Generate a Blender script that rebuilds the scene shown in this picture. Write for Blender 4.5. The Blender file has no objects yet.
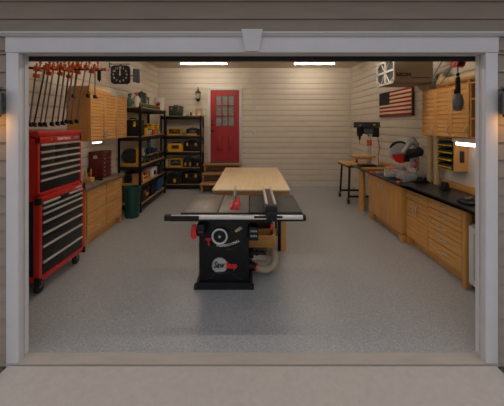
import bpy, bmesh, math, random
from mathutils import Vector, Matrix
random.seed(7)
SC = bpy.context.scene
COL = SC.collection
PI = math.pi
R = math.radians

# ------------------------------------------------------------------ materials
def lin(c):
    return c / 12.92 if c <= 0.04045 else ((c + 0.055) / 1.055) ** 2.4
def hexc(h):
    return tuple(lin(int(h[i:i + 2], 16) / 255) for i in (0, 2, 4)) + (1,)

def mat(name, col, rough=0.5, metal=0.0, var=0.0, scale=20.0, bump=0.0, stretch=(1, 1, 1), col2=None,
        emit=None, estr=0.0, spec=0.5, coat=0.0, detail=4.0):
    m = bpy.data.materials.new(name)
    m.use_nodes = True
    nt = m.node_tree
    b = nt.nodes['Principled BSDF']
    c = hexc(col)
    b.inputs['Roughness'].default_value = rough
    b.inputs['Metallic'].default_value = metal
    b.inputs['Specular IOR Level'].default_value = spec
    b.inputs['Coat Weight'].default_value = coat
    if emit:
        b.inputs['Emission Color'].default_value = hexc(emit)
        b.inputs['Emission Strength'].default_value = estr
    tc = nt.nodes.new('ShaderNodeTexCoord')
    mp = nt.nodes.new('ShaderNodeMapping')
    mp.inputs['Scale'].default_value = stretch
    nz = nt.nodes.new('ShaderNodeTexNoise')
    nz.inputs['Scale'].default_value = scale
    nz.inputs['Detail'].default_value = detail
    nt.links.new(tc.outputs['Object'], mp.inputs['Vector'])
    nt.links.new(mp.outputs['Vector'], nz.inputs['Vector'])
    rp = nt.nodes.new('ShaderNodeValToRGB')
    if col2:
        a, d = hexc(col), hexc(col2)
    else:
        a = tuple(x * (1 - var) for x in c[:3]) + (1,)
        d = tuple(min(1, x * (1 + var)) for x in c[:3]) + (1,)
    rp.color_ramp.elements[0].position = 0.32
    rp.color_ramp.elements[1].position = 0.68
    rp.color_ramp.elements[0].color = a
    rp.color_ramp.elements[1].color = d
    nt.links.new(nz.outputs['Fac'], rp.inputs['Fac'])
    nt.links.new(rp.outputs['Color'], b.inputs['Base Color'])
    if bump:
        bp = nt.nodes.new('ShaderNodeBump')
        bp.inputs['Strength'].default_value = bump
        bp.inputs['Distance'].default_value = 0.01
        nt.links.new(nz.outputs['Fac'], bp.inputs['Height'])
        nt.links.new(bp.outputs['Normal'], b.inputs['Normal'])
    return m

M = {}
M['siding'] = mat('siding', '978a7d', .75, var=.06, scale=6, stretch=(.6, 1, 3))
M['trim'] = mat('trim_paint', 'd3d1d3', .55, var=.03, scale=5)
M['slat'] = mat('slatwall', 'cdc3b4', .5, var=.03, scale=4)
M['ceiling'] = mat('ceiling_paint', 'cfc2b2', .8, var=.03, scale=4)
M['drive'] = mat('driveway_concrete', 'bfb8b2', .9, var=.05, scale=22, bump=.12, detail=14)
M['sill'] = mat('sill_concrete', 'b3aca4', .85, var=.06, scale=9, bump=.1, detail=10, stretch=(.5, 2, 1))
M['soil'] = mat('soil', '4a4038', .95, col2='6b6258', scale=30, bump=.8, detail=10)
M['lawn'] = mat('lawn', '4b5238', .95, col2='5d6246', scale=8, bump=.6, detail=10)
M['rubber'] = mat('black_rubber', '151414', .7, var=.1)
M['doorback'] = mat('garage_door_panel', 'b9b4ac', .5, var=.03)
M['wood'] = mat('maple', 'c78f4a', .42, col2='d5a05e', scale=5, stretch=(6, .6, 6), detail=6)
M['woodv'] = mat('maple_vertical', 'c38b47', .42, col2='d09a59', scale=5, stretch=(6, 6, .6), detail=6)
M['ply'] = mat('birch_ply', 'e2c79a', .4, col2='ebd4ac', scale=4, stretch=(5, .5, 5), detail=8)
M['pine'] = mat('stained_pine', 'b88a5a', .5, col2='a07446', scale=5, stretch=(.6, 6, 6), detail=6)
M['darkwood_shade'] = mat('dark_ply_and_shade', '4a3526', .6, var=.1, scale=6)  # fence tube wood; also paints in shade under the outfeed table and steps
M['railwhite'] = mat('fence_face', 'cfcbc4', .35, .2, var=.03)
M['brightred'] = mat('logo_red', 'e8282a', .4)
M['plyedge'] = mat('ply_edge', 'b07f4b', .55, col2='96683a', scale=6, stretch=(.6, .6, 14))
M['shelfwood'] = mat('particle_board', 'b98d55', .7, col2='a57c49', scale=60)
M['laminate'] = mat('grey_laminate', '85766a', .35, col2='655a52', scale=14, detail=10)
M['blacktop'] = mat('black_worktop', '1c1d20', .28, col2='2b2c2f', scale=10, detail=8)
M['red'] = mat('red_enamel', 'b81c14', .28, var=.03, coat=.3)
M['chestred'] = mat('dark_red_enamel', '56130f', .35, var=.05)
M['doorred'] = mat('door_red_paint', '9a161a', .4, var=.03)
M['blackmetal'] = mat('black_powdercoat', '111113', .42, var=.1, spec=.3)
M['blackplastic'] = mat('black_plastic', '141416', .5, var=.1, spec=.3)
M['drawerblack'] = mat('black_drawer_paint', '1c1d1f', .38, var=.06, spec=.3)
M['charcoal'] = mat('charcoal_plastic', '2a2c30', .5, var=.1, spec=.35)
M['steel'] = mat('brushed_steel', 'c4c1bb', .35, .6, var=.06, scale=20, stretch=(1, 20, 1))
M['castiron'] = mat('cast_iron_table', '78736d', .42, .4, var=.06, scale=5, detail=6)
M['alu'] = mat('aluminium', 'd4d2ce', .35, .55, var=.04)
M['pipe'] = mat('dark_pipe', '6e6c69', .4, .5, var=.15, scale=30)
M['pipeblk'] = mat('black_pipe', '26262a', .4, .5, var=.15)
M['orange'] = mat('orange_cast', 'c2571c', .4, var=.08)
M['yellow'] = mat('yellow_plastic', 'd9a514', .4, var=.05)
M['green'] = mat('green_plastic', '12433a', .4, var=.08)
M['dgreen'] = mat('dark_green_plastic', '173a2c', .4, var=.1)
M['leafgreen'] = mat('leaf_green_plastic', '3c6a3a', .45, var=.1)
M['teal'] = mat('teal_plastic', '1f6460', .4, var=.08)
M['blue'] = mat('blue_plastic', '1f5f9c', .4, var=.08)
M['airblue'] = mat('air_hose_blue', '4f8ea8', .4, var=.05)
M['white'] = mat('white_plastic', 'dcd8d0', .4, var=.03)
M['offwhite'] = mat('offwhite_paint', 'cfccc6', .45, var=.03)
M['grey'] = mat('machine_grey', 'a9a8a6', .4, .1, var=.05)
M['dgrey'] = mat('dark_grey_plastic', '4c4d50', .45, var=.08)
M['lightgrey'] = mat('guard_light_grey', 'b2b1af', .35, .1, var=.04)
M['capgrey'] = mat('lamp_cap_grey', '6c6c6c', .45, .1, var=.05)
M['taupe'] = mat('filter_box_paint', '94846c', .5, var=.04)
M['duct'] = mat('duct_tan', 'bfa67e', .6, var=.12, scale=12, stretch=(4, 1, 4))
M['hose'] = mat('ribbed_hose', 'a2917c', .5, var=.10)
M['redplastic'] = mat('red_plastic', 'c81c20', .35, var=.04)
M['redpaint'] = mat('flag_red', '97241c', .7, var=.08, scale=12, spec=.15)
M['cream'] = mat('flag_cream', 'd8c5a4', .7, var=.08, scale=12, spec=.15)
M['navy'] = mat('flag_navy', '141a28', .8, var=.1, spec=.08)
M['glassdark'] = mat('door_glass', '7c837c', .2, var=.2, scale=30, detail=8)
M['lanternglass'] = mat('lantern_glass', '3c3c3e', .1, var=.1)
M['frost'] = mat('frosted_glass', 'b9a98e', .3, var=.05)
M['inkblack'] = mat('ink_black', '0c0c0d', .5)
M['inkwhite'] = mat('ink_white', 'e8e6e0', .5)
M['greyplate'] = mat('grey_plate', '6b6e70', .4, var=.1)
M['panelwhite'] = mat('wall_panel_white', 'd6d0c6', .6, var=.02)
M['tube'] = mat('added_fill_tube', 'ffffff', .5, emit='ffefdc', estr=118.0)  # strong emission, for the two added front tubes
M['dimtube'] = mat('dimmer_lit_tube', 'ffffff', .5, emit='ffefdc', estr=58.0)
M['tube2'] = mat('lit_strip', 'ffffff', .5, emit='ffeede', estr=7.0)
M['warmbulb'] = mat('lit_bulb', 'ffffff', .5, emit='ffb45a', estr=20.0)

def floor_mat():
    m = bpy.data.materials.new('epoxy_flake_floor')
    m.use_nodes = True
    nt = m.node_tree
    b = nt.nodes['Principled BSDF']
    tc = nt.nodes.new('ShaderNodeTexCoord')
    v = nt.nodes.new('ShaderNodeTexVoronoi'); v.inputs['Scale'].default_value = 170
    n = nt.nodes.new('ShaderNodeTexNoise'); n.inputs['Scale'].default_value = 1.3
    nt.links.new(tc.outputs['Object'], v.inputs['Vector'])
    nt.links.new(tc.outputs['Object'], n.inputs['Vector'])
    sep = nt.nodes.new('ShaderNodeSeparateColor')
    nt.links.new(v.outputs['Color'], sep.inputs['Color'])
    rp = nt.nodes.new('ShaderNodeValToRGB')
    e = rp.color_ramp.elements
    e[0].position = 0; e[0].color = hexc('84878a')
    e[1].position = 1; e[1].color = hexc('c2c4c6')
    x = e.new(.25); x.color = hexc('9da0a3')
    x = e.new(.8); x.color = hexc('a8abae')
    nt.links.new(sep.outputs[0], rp.inputs['Fac'])
    nt.links.new(rp.outputs['Color'], b.inputs['Base Color'])
    mr = nt.nodes.new('ShaderNodeMapRange')
    mr.inputs['To Min'].default_value = .30; mr.inputs['To Max'].default_value = .40
    nt.links.new(n.outputs['Fac'], mr.inputs['Value'])
    nt.links.new(mr.outputs['Result'], b.inputs['Roughness'])
    return m
M['floor'] = floor_mat()

# ------------------------------------------------------------------ mesh builder
WL = {}     # world location of every object's origin (no rotations for those built in world coordinates)
class MB:
    def __init__(self):
        self.bm = bmesh.new(); self.src = []
    def _merge(self, b2):
        me = bpy.data.meshes.new('piece'); b2.to_mesh(me); b2.free()
        self.bm.from_mesh(me); self.src.append(me)
    def each(self, name, m, parent, world=True):
        """one object per added shape"""
        out = []
        for me in self.src:
            o = MB(); o.bm.from_mesh(me)
            out.append(o.build(name, m, parent, world))
        self.bm.free()
        for me in self.src: bpy.data.meshes.remove(me)
        self.src = []
        return out
    def box(self, x0, x1, y0, y1, z0, z1, bev=0.0, seg=2, rot=None):
        b2 = bmesh.new()
        bmesh.ops.create_cube(b2, size=1)
        c = Vector(((x0 + x1) / 2, (y0 + y1) / 2, (z0 + z1) / 2))
        for v in b2.verts:
            v.co = Vector((v.co.x * abs(x1 - x0), v.co.y * abs(y1 - y0), v.co.z * abs(z1 - z0)))
        if bev:
            bmesh.ops.bevel(b2, geom=b2.edges[:], offset=bev, segments=seg, affect='EDGES', profile=.5)
        if rot is not None:
            bmesh.ops.transform(b2, matrix=rot.to_4x4() if not isinstance(rot, Matrix) or len(rot) == 3 else rot, verts=b2.verts)
        bmesh.ops.translate(b2, vec=c, verts=b2.verts)
        self._merge(b2); return self
    def cyl(self, p0, p1, r0, r1=None, seg=20, cap=True):
        p0, p1 = Vector(p0), Vector(p1)
        r1 = r0 if r1 is None else r1
        d = p1 - p0
        b2 = bmesh.new()
        bmesh.ops.create_cone(b2, cap_ends=cap, segments=seg, radius1=max(r0, 1e-4), radius2=max(r1, 1e-4), depth=d.length)
        q = Vector((0, 0, 1)).rotation_difference(d.normalized())
        bmesh.ops.rotate(b2, cent=(0, 0, 0), matrix=q.to_matrix(), verts=b2.verts)
        bmesh.ops.translate(b2, vec=(p0 + p1) / 2, verts=b2.verts)
        self._merge(b2); return self
    def tube(self, pts, r, seg=10, ribs=None):
        pts = [Vector(p) for p in pts]
        b2 = bmesh.new(); rings = []
        up = None
        for i, p in enumerate(pts):
            t = (pts[min(i + 1, len(pts) - 1)] - pts[max(i - 1, 0)]).normalized()
            if up is None:
                up = Vector((0, 0, 1)) if abs(t.z) < .9 else Vector((1, 0, 0))
            a = t.cross(up).normalized(); up = a.cross(t).normalized()
            rr = r if ribs is None else r * (1 + ribs * (1 if i % 2 else -1))
            rings.append([b2.verts.new(p + (a * math.cos(k * 2 * PI / seg) + up * math.sin(k * 2 * PI / seg)) * rr) for k in range(seg)])
        for i in range(len(rings) - 1):
            for k in range(seg):
                b2.faces.new((rings[i][k], rings[i][(k + 1) % seg], rings[i + 1][(k + 1) % seg], rings[i + 1][k]))
        b2.faces.new(rings[0][::-1]); b2.faces.new(rings[-1])
        self._merge(b2); return self
    def lathe(self, prof, c=(0, 0, 0), seg=24, axis='z'):
        b2 = bmesh.new(); rings = []
        for r, z in prof:
            rings.append([b2.verts.new((max(r, 1e-4) * math.cos(k * 2 * PI / seg), max(r, 1e-4) * math.sin(k * 2 * PI / seg), z)) for k in range(seg)])
        for i in range(len(rings) - 1):
            for k in range(seg):
                b2.faces.new((rings[i][k], rings[i][(k + 1) % seg], rings[i + 1][(k + 1) % seg], rings[i + 1][k]))
        b2.faces.new(rings[0][::-1]); b2.faces.new(rings[-1])
        if axis == 'y':
            bmesh.ops.rotate(b2, cent=(0, 0, 0), matrix=Matrix.Rotation(PI / 2, 3, 'X'), verts=b2.verts)
        if axis == 'x':
            bmesh.ops.rotate(b2, cent=(0, 0, 0), matrix=Matrix.Rotation(PI / 2, 3, 'Y'), verts=b2.verts)
        bmesh.ops.translate(b2, vec=c, verts=b2.verts)
        self._merge(b2); return self
    def prism(self, poly, axis, a, b):
        def P(u, v, w):
            return (w, u, v) if axis == 'x' else ((u, w, v) if axis == 'y' else (u, v, w))
        b2 = bmesh.new()
        A = [b2.verts.new(P(u, v, a)) for u, v in poly]
        B = [b2.verts.new(P(u, v, b)) for u, v in poly]
        n = len(poly)
        for i in range(n):
            b2.faces.new((A[i], A[(i + 1) % n], B[(i + 1) % n], B[i]))
        f1 = b2.faces.new(A[::-1]); f2 = b2.faces.new(B)
        bmesh.ops.triangulate(b2, faces=[f1, f2])
        self._merge(b2); return self
    def sphere(self, c, r, sx=1, sy=1, sz=1, seg=18):
        b2 = bmesh.new()
        bmesh.ops.create_uvsphere(b2, u_segments=seg, v_segments=seg // 2 + 2, radius=r)
        for v in b2.verts:
            v.co = Vector((v.co.x * sx + c[0], v.co.y * sy + c[1], v.co.z * sz + c[2]))
        self._merge(b2); return self
    def torus(self, c, R_, r, axis='z', seg=28, s2=8, a0=0, a1=2 * PI):
        full = abs(a1 - a0 - 2 * PI) < 1e-6
        pts = []
        for i in range(seg + 1):
            a = a0 + (a1 - a0) * i / seg
            u, v = R_ * math.cos(a), R_ * math.sin(a)
            pts.append(Vector(c) + Vector((u, v, 0) if axis == 'z' else ((u, 0, v) if axis == 'y' else (0, u, v))))
        if full:
            pts.append(pts[1])
        return self.tube(pts, r, s2)
    def xf(self, m):
        bmesh.ops.transform(self.bm, matrix=m, verts=self.bm.verts); return self
    def build(self, name, m, parent=None, world=True, loc=None):
        """world=True: coordinates are world coordinates, the origin is put at the parent's (or at the thing's base)."""
        bm = self.bm
        bmesh.ops.recalc_face_normals(bm, faces=bm.faces)
        if parent is None:
            if loc is None:
                if world:
                    xs = [v.co.x for v in bm.verts]; ys = [v.co.y for v in bm.verts]; zs = [v.co.z for v in bm.verts]
                    loc = Vector(((min(xs) + max(xs)) / 2, (min(ys) + max(ys)) / 2, min(zs)))
                else:
                    loc = Vector((0, 0, 0))
            else:
                loc = Vector(loc)
            off = loc if world else Vector((0, 0, 0))
        else:
            off = WL[parent.name] if world else Vector((0, 0, 0))
        for v in bm.verts:
            v.co -= off
        me = bpy.data.meshes.new(name); bm.to_mesh(me); bm.free()
        for q in self.src: bpy.data.meshes.remove(q)
        self.src = []
        for p in me.polygons:
            p.use_smooth = True
        me.set_sharp_from_angle(angle=R(32))
        me.materials.append(m if isinstance(m, bpy.types.Material) else M[m])
        o = bpy.data.objects.new(name, me); COL.objects.link(o)
        if parent is not None:
            o.parent = parent; WL[o.name] = WL[parent.name]
        else:
            o.location = loc; WL[o.name] = loc
        return o

def tag(o, label=None, cat=None, group=None, kind=None):
    if label: o['label'] = label
    if cat: o['category'] = cat
    if group: o['group'] = group
    if kind: o['kind'] = kind
    return o
def thing(name, label, cat, loc=(0, 0, 0), group=None, rz=0):
    o = bpy.data.objects.new(name, None); COL.objects.link(o)
    o.location = loc; o.rotation_euler = (0, 0, rz); o.empty_display_size = .1
    WL[o.name] = Vector(loc)
    return tag(o, label, cat, group)
def kids(o):
    return [c for c in bpy.data.objects if c.parent == o]
def dup(o, loc=None, rz=None, label=None, group=None, parent=None):
    c = o.copy(); COL.objects.link(c)
    if parent is not None: c.parent = parent
    if loc is not None: c.location = loc
    if rz is not None: c.rotation_euler = (0, 0, rz)
    if label: c['label'] = label
    if group: c['group'] = group
    for k in kids(o):
        if k.name != c.name:
            dup(k, parent=c)
    return c
def text(s, size, m, parent, name, loc, rot, extrude=.001, align='CENTER', bold=0.0, shear=0.0, sx=1.0, world=True):
    cu = bpy.data.curves.new(name, 'FONT'); cu.body = s; cu.size = size
    cu.align_x = align; cu.align_y = 'CENTER'; cu.extrude = extrude; cu.offset = bold; cu.shear = shear
    cu.resolution_u = 2
    t = bpy.data.objects.new(name, cu)
    me = bpy.data.meshes.new_from_object(t)
    bpy.data.objects.remove(t); bpy.data.curves.remove(cu)
    me.materials.clear(); me.materials.append(M[m])
    mt = Matrix.Translation(Vector(loc) - (WL[parent.name] if world else Vector())) @ rot.to_4x4() @ Matrix.Diagonal((sx, 1, 1, 1))
    me.transform(mt)
    o = bpy.data.objects.new(name, me); COL.objects.link(o); o.parent = parent; WL[o.name] = WL[parent.name]
    return o
FRONT = Matrix.Rotation(PI / 2, 3, 'X')                                   # text faces -Y
FACE_PX = Matrix.Rotation(PI / 2, 3, 'Z') @ Matrix.Rotation(PI / 2, 3, 'X')   # text faces +X
FACE_NX = Matrix.Rotation(-PI / 2, 3, 'Z') @ Matrix.Rotation(PI / 2, 3, 'X')  # text faces -X

CAMZ, ZOFF = 1.75, 2.19
def at(px, py, Z):
    return Vector(((px - 252) * Z / 300, Z - ZOFF, CAMZ - (py - 124) * Z / 300))

# ------------------------------------------------------------------ setting
XL, XR, YB, YF, ZC = -2.655, 2.795, 6.28, .11, 3.33
OPX, OPZ = 1.707, 2.272
def struct(o):
    o['kind'] = 'structure'; return o

MB_ = MB
struct(MB().box(XL - .1, XR + .1, YF, YB + .1, -.12, 0).build('floor', 'floor'))
struct(MB().box(XL - .1, XR + .1, .02, YB + .1, ZC, ZC + .12).build('ceiling', 'ceiling'))
def lap_poly(base, back, z0, z1, pitch, phase, out, lip):
    """profile (u, z): u = outward coordinate, lapped courses."""
    pts = []
    k = math.floor((z0 - phase) / pitch)
    z = phase + k * pitch
    while z < z1:
        a, b = max(z, z0), min(z + pitch, z1)
        if b > a:
            pts += [(base + out, a), (base + out, min(a + lip, b)), (base, b)] if out else []
        z += pitch
    return [(back, z0)] + pts + [(back, z1)]
# interior slatwall
def slat_poly(face, back, z0, z1, sgn):
    pitch = .152; pts = []
    z = z0
    while z < z1 - .02:
        b = min(z + pitch, z1)
        pts += [(face, z), (face + sgn * .011, z + .012), (face + sgn * .008, b - .026), (face - 0, b - .001)]
        z += pitch
    return [(back, z0)] + pts + [(back, z1)]
struct(MB().prism(slat_poly(XL - .01, XL - .12, 0, ZC, 1), 'y', YF, YB + .1).build('wall_left', 'slat'))
struct(MB().prism(slat_poly(XR + .01, XR + .12, 0, ZC, -1), 'y', YF, YB + .1).build('wall_right', 'slat'))
struct(MB().prism(slat_poly(YB + .01, YB + .12, 0, ZC, -1), 'x', XL - .01, XR + .01).build('wall_back', 'slat'))
# front wall: lapped siding outside, plain inside
mb = MB()
sp = lambda z0, z1: lap_poly(.034, YF - .002, z0, z1, .13, .965 - .13 * 8, -.018, .002)
mb.prism(sp(-.05, OPZ + .02), 'x', -4.2, -OPX - .03)
mb.prism(sp(-.05, OPZ + .02), 'x', OPX + .03, 4.2)
mb.prism(sp(OPZ + .02, 3.7), 'x', -4.2, 4.2)
struct(mb.build('wall_front', 'siding'))
struct(MB().box(XL - .1, XR + .1, YF - .004, YF + .004, ZC - .9, ZC).build('wall_front_inside', 'ceiling'))
# unseen roof overhang, added to shade the top of the facade
struct(MB().box(-4.2, 4.2, -.55, .10, 2.95, 3.00).box(-4.2, 4.2, -.58, -.55, 2.90, 3.10).build('trim_9', 'trim'))
# corner baseboard on the back wall
struct(MB().box(-.25, XR, YB - .022, YB - .004, 0, .10).build('baseboard_back', 'offwhite'))
# trims round the opening
tr = MB()
tr.box(-1.797, -OPX, 0, .04, 0, OPZ - .001, .004)
struct(tr.build('trim_1', 'trim'))
struct(MB().box(OPX, 1.797, 0, .04, 0, OPZ - .001, .004).build('trim_2', 'trim'))
struct(MB().box(-1.80, 1.80, -.004, .04, OPZ + .0, 2.392, .004).build('trim_3', 'trim'))
struct(MB().prism([(.03, 2.388), (-.022, 2.388), (-.028, 2.394), (-.040, 2.400), (-.046, 2.404), (-.046, 2.412), (.03, 2.416)], 'x', -1.83, 1.83).build('trim_4', 'trim'))
mb = MB()
b2 = bmesh.new()
vs = []
for (hw, z, y) in ((.048, 2.276, -.03), (.076, 2.426, -.058)):
    vs.append([b2.verts.new((-hw, y, z)), b2.verts.new((hw, y, z)), b2.verts.new((hw, .03, z)), b2.verts.new((-hw, .03, z))])
for k in range(4):
    b2.faces.new((vs[0][k], vs[0][(k + 1) % 4], vs[1][(k + 1) % 4], vs[1][k]))
b2.faces.new(vs[0][::-1]); b2.faces.new(vs[1])
mb._merge(b2)
struct(mb.build('trim_5', 'trim'))
# jamb boards
for n, s in ((6, -1), (7, 1)):
    mb = MB()
    x0, x1 = sorted((s * OPX, s * (OPX + .03)))
    mb.box(x0, x1, .041, .052, 0, OPZ)
    x0, x1 = sorted((s * (OPX + .032), s * (OPX + .05)))
    mb.box(x0, x1, .053, .080, 0, OPZ)
    x0, x1 = sorted((s * (OPX + .014), s * (OPX + .05)))
    mb.box(x0, x1, .081, YF + .012, 0, OPZ)
    struct(mb.build('trim_%d' % n, 'trim'))
struct(MB().box(-OPX - .05, OPX + .05, .041, YF + .012, OPZ, OPZ + .02).build('trim_8', 'trim'))
# lifted garage door, bottom edge with rubber seal just above the opening
gd = struct(bpy.data.objects.new('door_2', None)); COL.objects.link(gd); gd.location = (0, .17, 2.25); WL[gd.name] = Vector((0, .17, 2.25))
mb = MB()
mb.box(-1.80, 1.80, .15, .195, 2.285, 2.80, .004)
mb.box(-1.80, 1.80, .15, .195, 2.803, 3.10, .004)
mb.box(-1.80, 1.80, .23, 1.25, 3.18, 3.225, .004)
mb.build('panel', 'doorback', gd)
MB().prism([(.14, 2.30), (.14, 2.262), (.155, 2.245), (.19, 2.245), (.205, 2.262), (.205, 2.30)], 'x', -1.80, 1.80).build('seal', 'rubber', gd)
# entry door in the back wall
d1 = struct(bpy.data.objects.new('door_1', None)); COL.objects.link(d1); d1.location = (-.764, YB, .69); WL[d1.name] = Vector((-.764, YB, .69))
DX0, DX1, DZ0, DZ1 = -1.166, -.361, .70, 2.70
yd = YB - .012
mb = MB()
gx0, gx1 = -1.02, -.50
# slab with window cut and panels
mb.box(DX0, gx0, yd - .02, yd + .01, DZ0, DZ1); mb.box(gx1, DX1, yd - .02, yd + .01, DZ0, DZ1)
mb.box(gx0, gx1, yd - .02, yd + .01, DZ0, 1.68); mb.box(gx0, gx1, yd - .02, yd + .01, 2.56, DZ1)
slab = mb.build('slab', 'doorred', d1)
mb = MB()
for (a, b) in ((-1.03, -.815), (-.71, -.49)):
    mb.box(a, a + .018, yd - .028, yd - .018, .95, 1.47); mb.box(b - .018, b, yd - .028, yd - .018, .95, 1.47)
    mb.box(a, b, yd - .028, yd - .018, .95, .968); mb.box(a, b, yd - .028, yd - .018, 1.452, 1.47)
    mb.box(a + .045, b - .045, yd - .03, yd - .018, .995, 1.425, .006)
mb.build('raised_panel', 'doorred', slab)
win = MB()
for i in range(4):
    x = gx0 + (gx1 - gx0) * i / 3
    win.box(x - .015, x + .015, yd - .03, yd, 1.68, 2.56)
    z = 1.68 + .88 * i / 3
    win.box(gx0 - .015, gx1 + .015, yd - .03, yd, z - .015, z + .015)
wf = win.build('window_grille', 'doorred', d1)
MB().box(gx0, gx1, yd - .008, yd - .002, 1.68, 2.56).build('glass', 'glassdark', wf)
mb = MB()
for z, r in ((1.56, .032), (1.72, .026), (1.84, .022)):
    mb.cyl((DX0 + .055, yd - .02, z), (DX0 + .055, yd - .035, z), r)
    if r > .03:
        mb.sphere((DX0 + .055, yd - .07, z), .032); mb.cyl((DX0 + .055, yd - .03, z), (DX0 + .055, yd - .06, z), .012)
mb.build('lockset', 'blackmetal', d1)
mb = MB()
mb.box(DX0 - .085, DX0 - .002, yd - .035, yd + .004, .69, DZ1 + .085, .004)
mb.box(DX1 + .002, DX1 + .08, yd - .035, yd + .004, .69, DZ1 + .085, .004)
mb.box(DX0 - .085, DX1 + .08, yd - .037, yd + .004, DZ1 + .002, DZ1 + .087, .004)
mb.build('frame', 'offwhite', d1)
MB().box(DX0, DX1, yd - .06, yd, .665, .70).build('threshold', 'dgrey', d1)
# white panel on the right wall over the bench, wooden back rail is part of the bench
struct(MB().box(XR - .012, XR - .002, .6, 2.05, .95, 1.62).build('wall_right_panel', 'panelwhite'))
# outside ground
mb = MB()
mb.box(-1.77, 1.77, -14, -.018, -.12, -.004)
struct(mb.build('driveway', 'drive'))
struct(MB().box(-OPX - .09, OPX + .09, -.002, YF, -.12, -.001).build('threshold', 'sill'))
struct(MB().box(-1.8, 1.8, -.018, -.003, -.12, -.022).build('expansion_joint', 'rubber'))
struct(MB().box(-30, 30, -40, .03, -.30, -.13).build('ground', 'soil'))
tag(MB().box(-12, -1.775, -14, .02, -.13, -.035).build('planting_bed', 'soil'), kind='structure')
tag(MB().box(1.775, 12, -14, .02, -.13, -.035).build('planting_bed', 'soil'), kind='structure')

# ------------------------------------------------------------------ lights of the place, plus two added tubes
def tube_light(x0, x1, y, label, z=ZC, tm='tube'):
    t = thing('ceiling_light', label, 'ceiling light', ((x0 + x1) / 2, y, z - .05), 'fluorescent lights on the garage ceiling')
    MB().prism([(y - .05, z - .002), (y + .05, z - .002), (y + .075, z - .034), (y + .07, z - .038), (y + .04, z - .022), (y - .04, z - .022), (y - .07, z - .038), (y - .075, z - .034)], 'x', x0 - .02, x1 + .02).build('housing', 'white', t)
    MB().cyl((x0, y, z - .055), (x1, y, z - .055), .015).build('tube', tm, t)
    mb = MB()
    for x in (x0 - .012, x1 + .012):
        mb.box(x - .01, x + .01, y - .022, y + .022, z - .08, z - .03)
    mb.each('end_cap', 'white', t)
    return t
tube_light(-1.80, -.64, 5.41, 'lit tube light on the ceiling above the red door', tm='dimtube')
tube_light(1.08, 2.08, 5.41, 'lit tube light on the ceiling towards the wall with the flag', tm='dimtube')
tube_light(-1.80, -.64, 2.05, 'added unseen ceiling tube light nearer the opening, on the tool chest side')  # unseen fixture added to brighten the front of the room
tube_light(.85, 1.98, 2.05, 'added unseen ceiling tube light nearer the opening, on the air filter side')  # second unseen fixture, likewise added for brightness

def strip_light(x0, x1, y0, y1, z, th, r, name, label, hx):
    t = thing(name, label, 'under-cabinet light', ((x0 + x1) / 2, (y0 + y1) / 2, z - .06))
    MB().box(x0, x1, y0, y1, z - th, z, .004).build('housing', 'white', t)
    MB().cyl((hx, y0 + .03, z - th - r * .8), (hx, y1 - .03, z - th - r * .8), r).build('tube', 'tube2', t)
    return t
strip_light(2.50, 2.61, .72, 1.56, 1.584, .055, .024, 'under_cabinet_light', 'lit white tube light under the open-ended right wall cabinet', 2.55)
strip_light(-2.46, -2.36, 2.31, 2.60, 1.499, .022, .014, 'under_cabinet_light', 'small lit strip under the left wall cabinet, above the dark red chest', -2.40)

# ------------------------------------------------------------------ helpers for cabinets
def slat_front(mb, xf, s, y0, y1, z0, z1, th=.02, pitch=.05, stile=.03, gw=.004, gd=.012):
    """frame with horizontally grooved slats, face at x = xf looking towards s (+1 = +X)."""
    xb = xf - s * th
    a, b = sorted((xf, xb))
    if stile:
        mb.box(a, b, y0, y0 + stile, z0, z1, .002); mb.box(a, b, y1 - stile, y1, z0, z1, .002)
        y0 += stile; y1 -= stile
    n = max(1, round((z1 - z0) / pitch)); h = (z1 - z0) / n
    pts = [(xb, z0)]
    for i in range(n):
        z = z0 + i * h
        pts += [(xf - s * gd, z + .0004), (xf - s * .003, z + gw), (xf - s * .003, z + h - gw), (xf - s * gd, z + h - .0004)]
    pts.append((xb, z1))
    mb.prism(pts, 'y', y0, y1)
def bow_handle(p, s, vert=False, L=.10, m='steel', parent=None, rad=.0085):
    x, y, z = p
    pts = []
    for i in range(9):
        a = PI * i / 8
        d = math.sin(a) * .03; u = -math.cos(a) * L / 2
        pts.append((x + s * d, y + (0 if vert else u), z + (u if vert else 0)))
    return MB().tube(pts, rad, 8).build('handle', m, parent)

# ------------------------------------------------------------------ left side: tool chest (roller cabinet + top chest)
CY0, CY1, CX = .84, 1.65, -2.15
rc = thing('roller_cabinet', 'red rolling tool cabinet with black drawers and casters, under the red top chest', 'tool cabinet', ((CX - 2.62) / 2, (CY0 + CY1) / 2, 0))
mb = MB()
mb.box(-2.615, CX - .012, CY0 + .012, CY1 - .012, .165, .988)
mb.build('carcass', 'drawerblack', rc)
mb = MB()
for y in (CY0, CY1 - .045):
    mb.box(CX - .06, CX, y, y + .045, .14, .993, .004)
    mb.box(-2.62, -2.56, y, y + .045, .14, .993, .004)
for x0, x1, y0, y1 in ((CX - .05, CX, CY0, CY1), (-2.62, -2.57, CY0, CY1), (-2.62, CX, CY0, CY0 + .03), (-2.62, CX, CY1 - .03, CY1)):
    mb.box(x0, x1, y0, y1, .14, .195, .003)
mb.box(-2.62, CX, CY0, CY1, .963, .998, .004)
mb.box(CX - .03, CX, CY0, CY1, .948, .993, .003)
mb.build('red_frame', 'red', rc)
mb = MB()
for y in (CY0, CY1):
    for z in (.15, .967):
        mb.box(CX - .045, CX + .012, y - .014, y + .014 + .02 * (y == CY0) - .02 * 0, z - .04, z + .03, .006)
mb.each('corner_bumper', 'blackplastic', rc)
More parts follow.
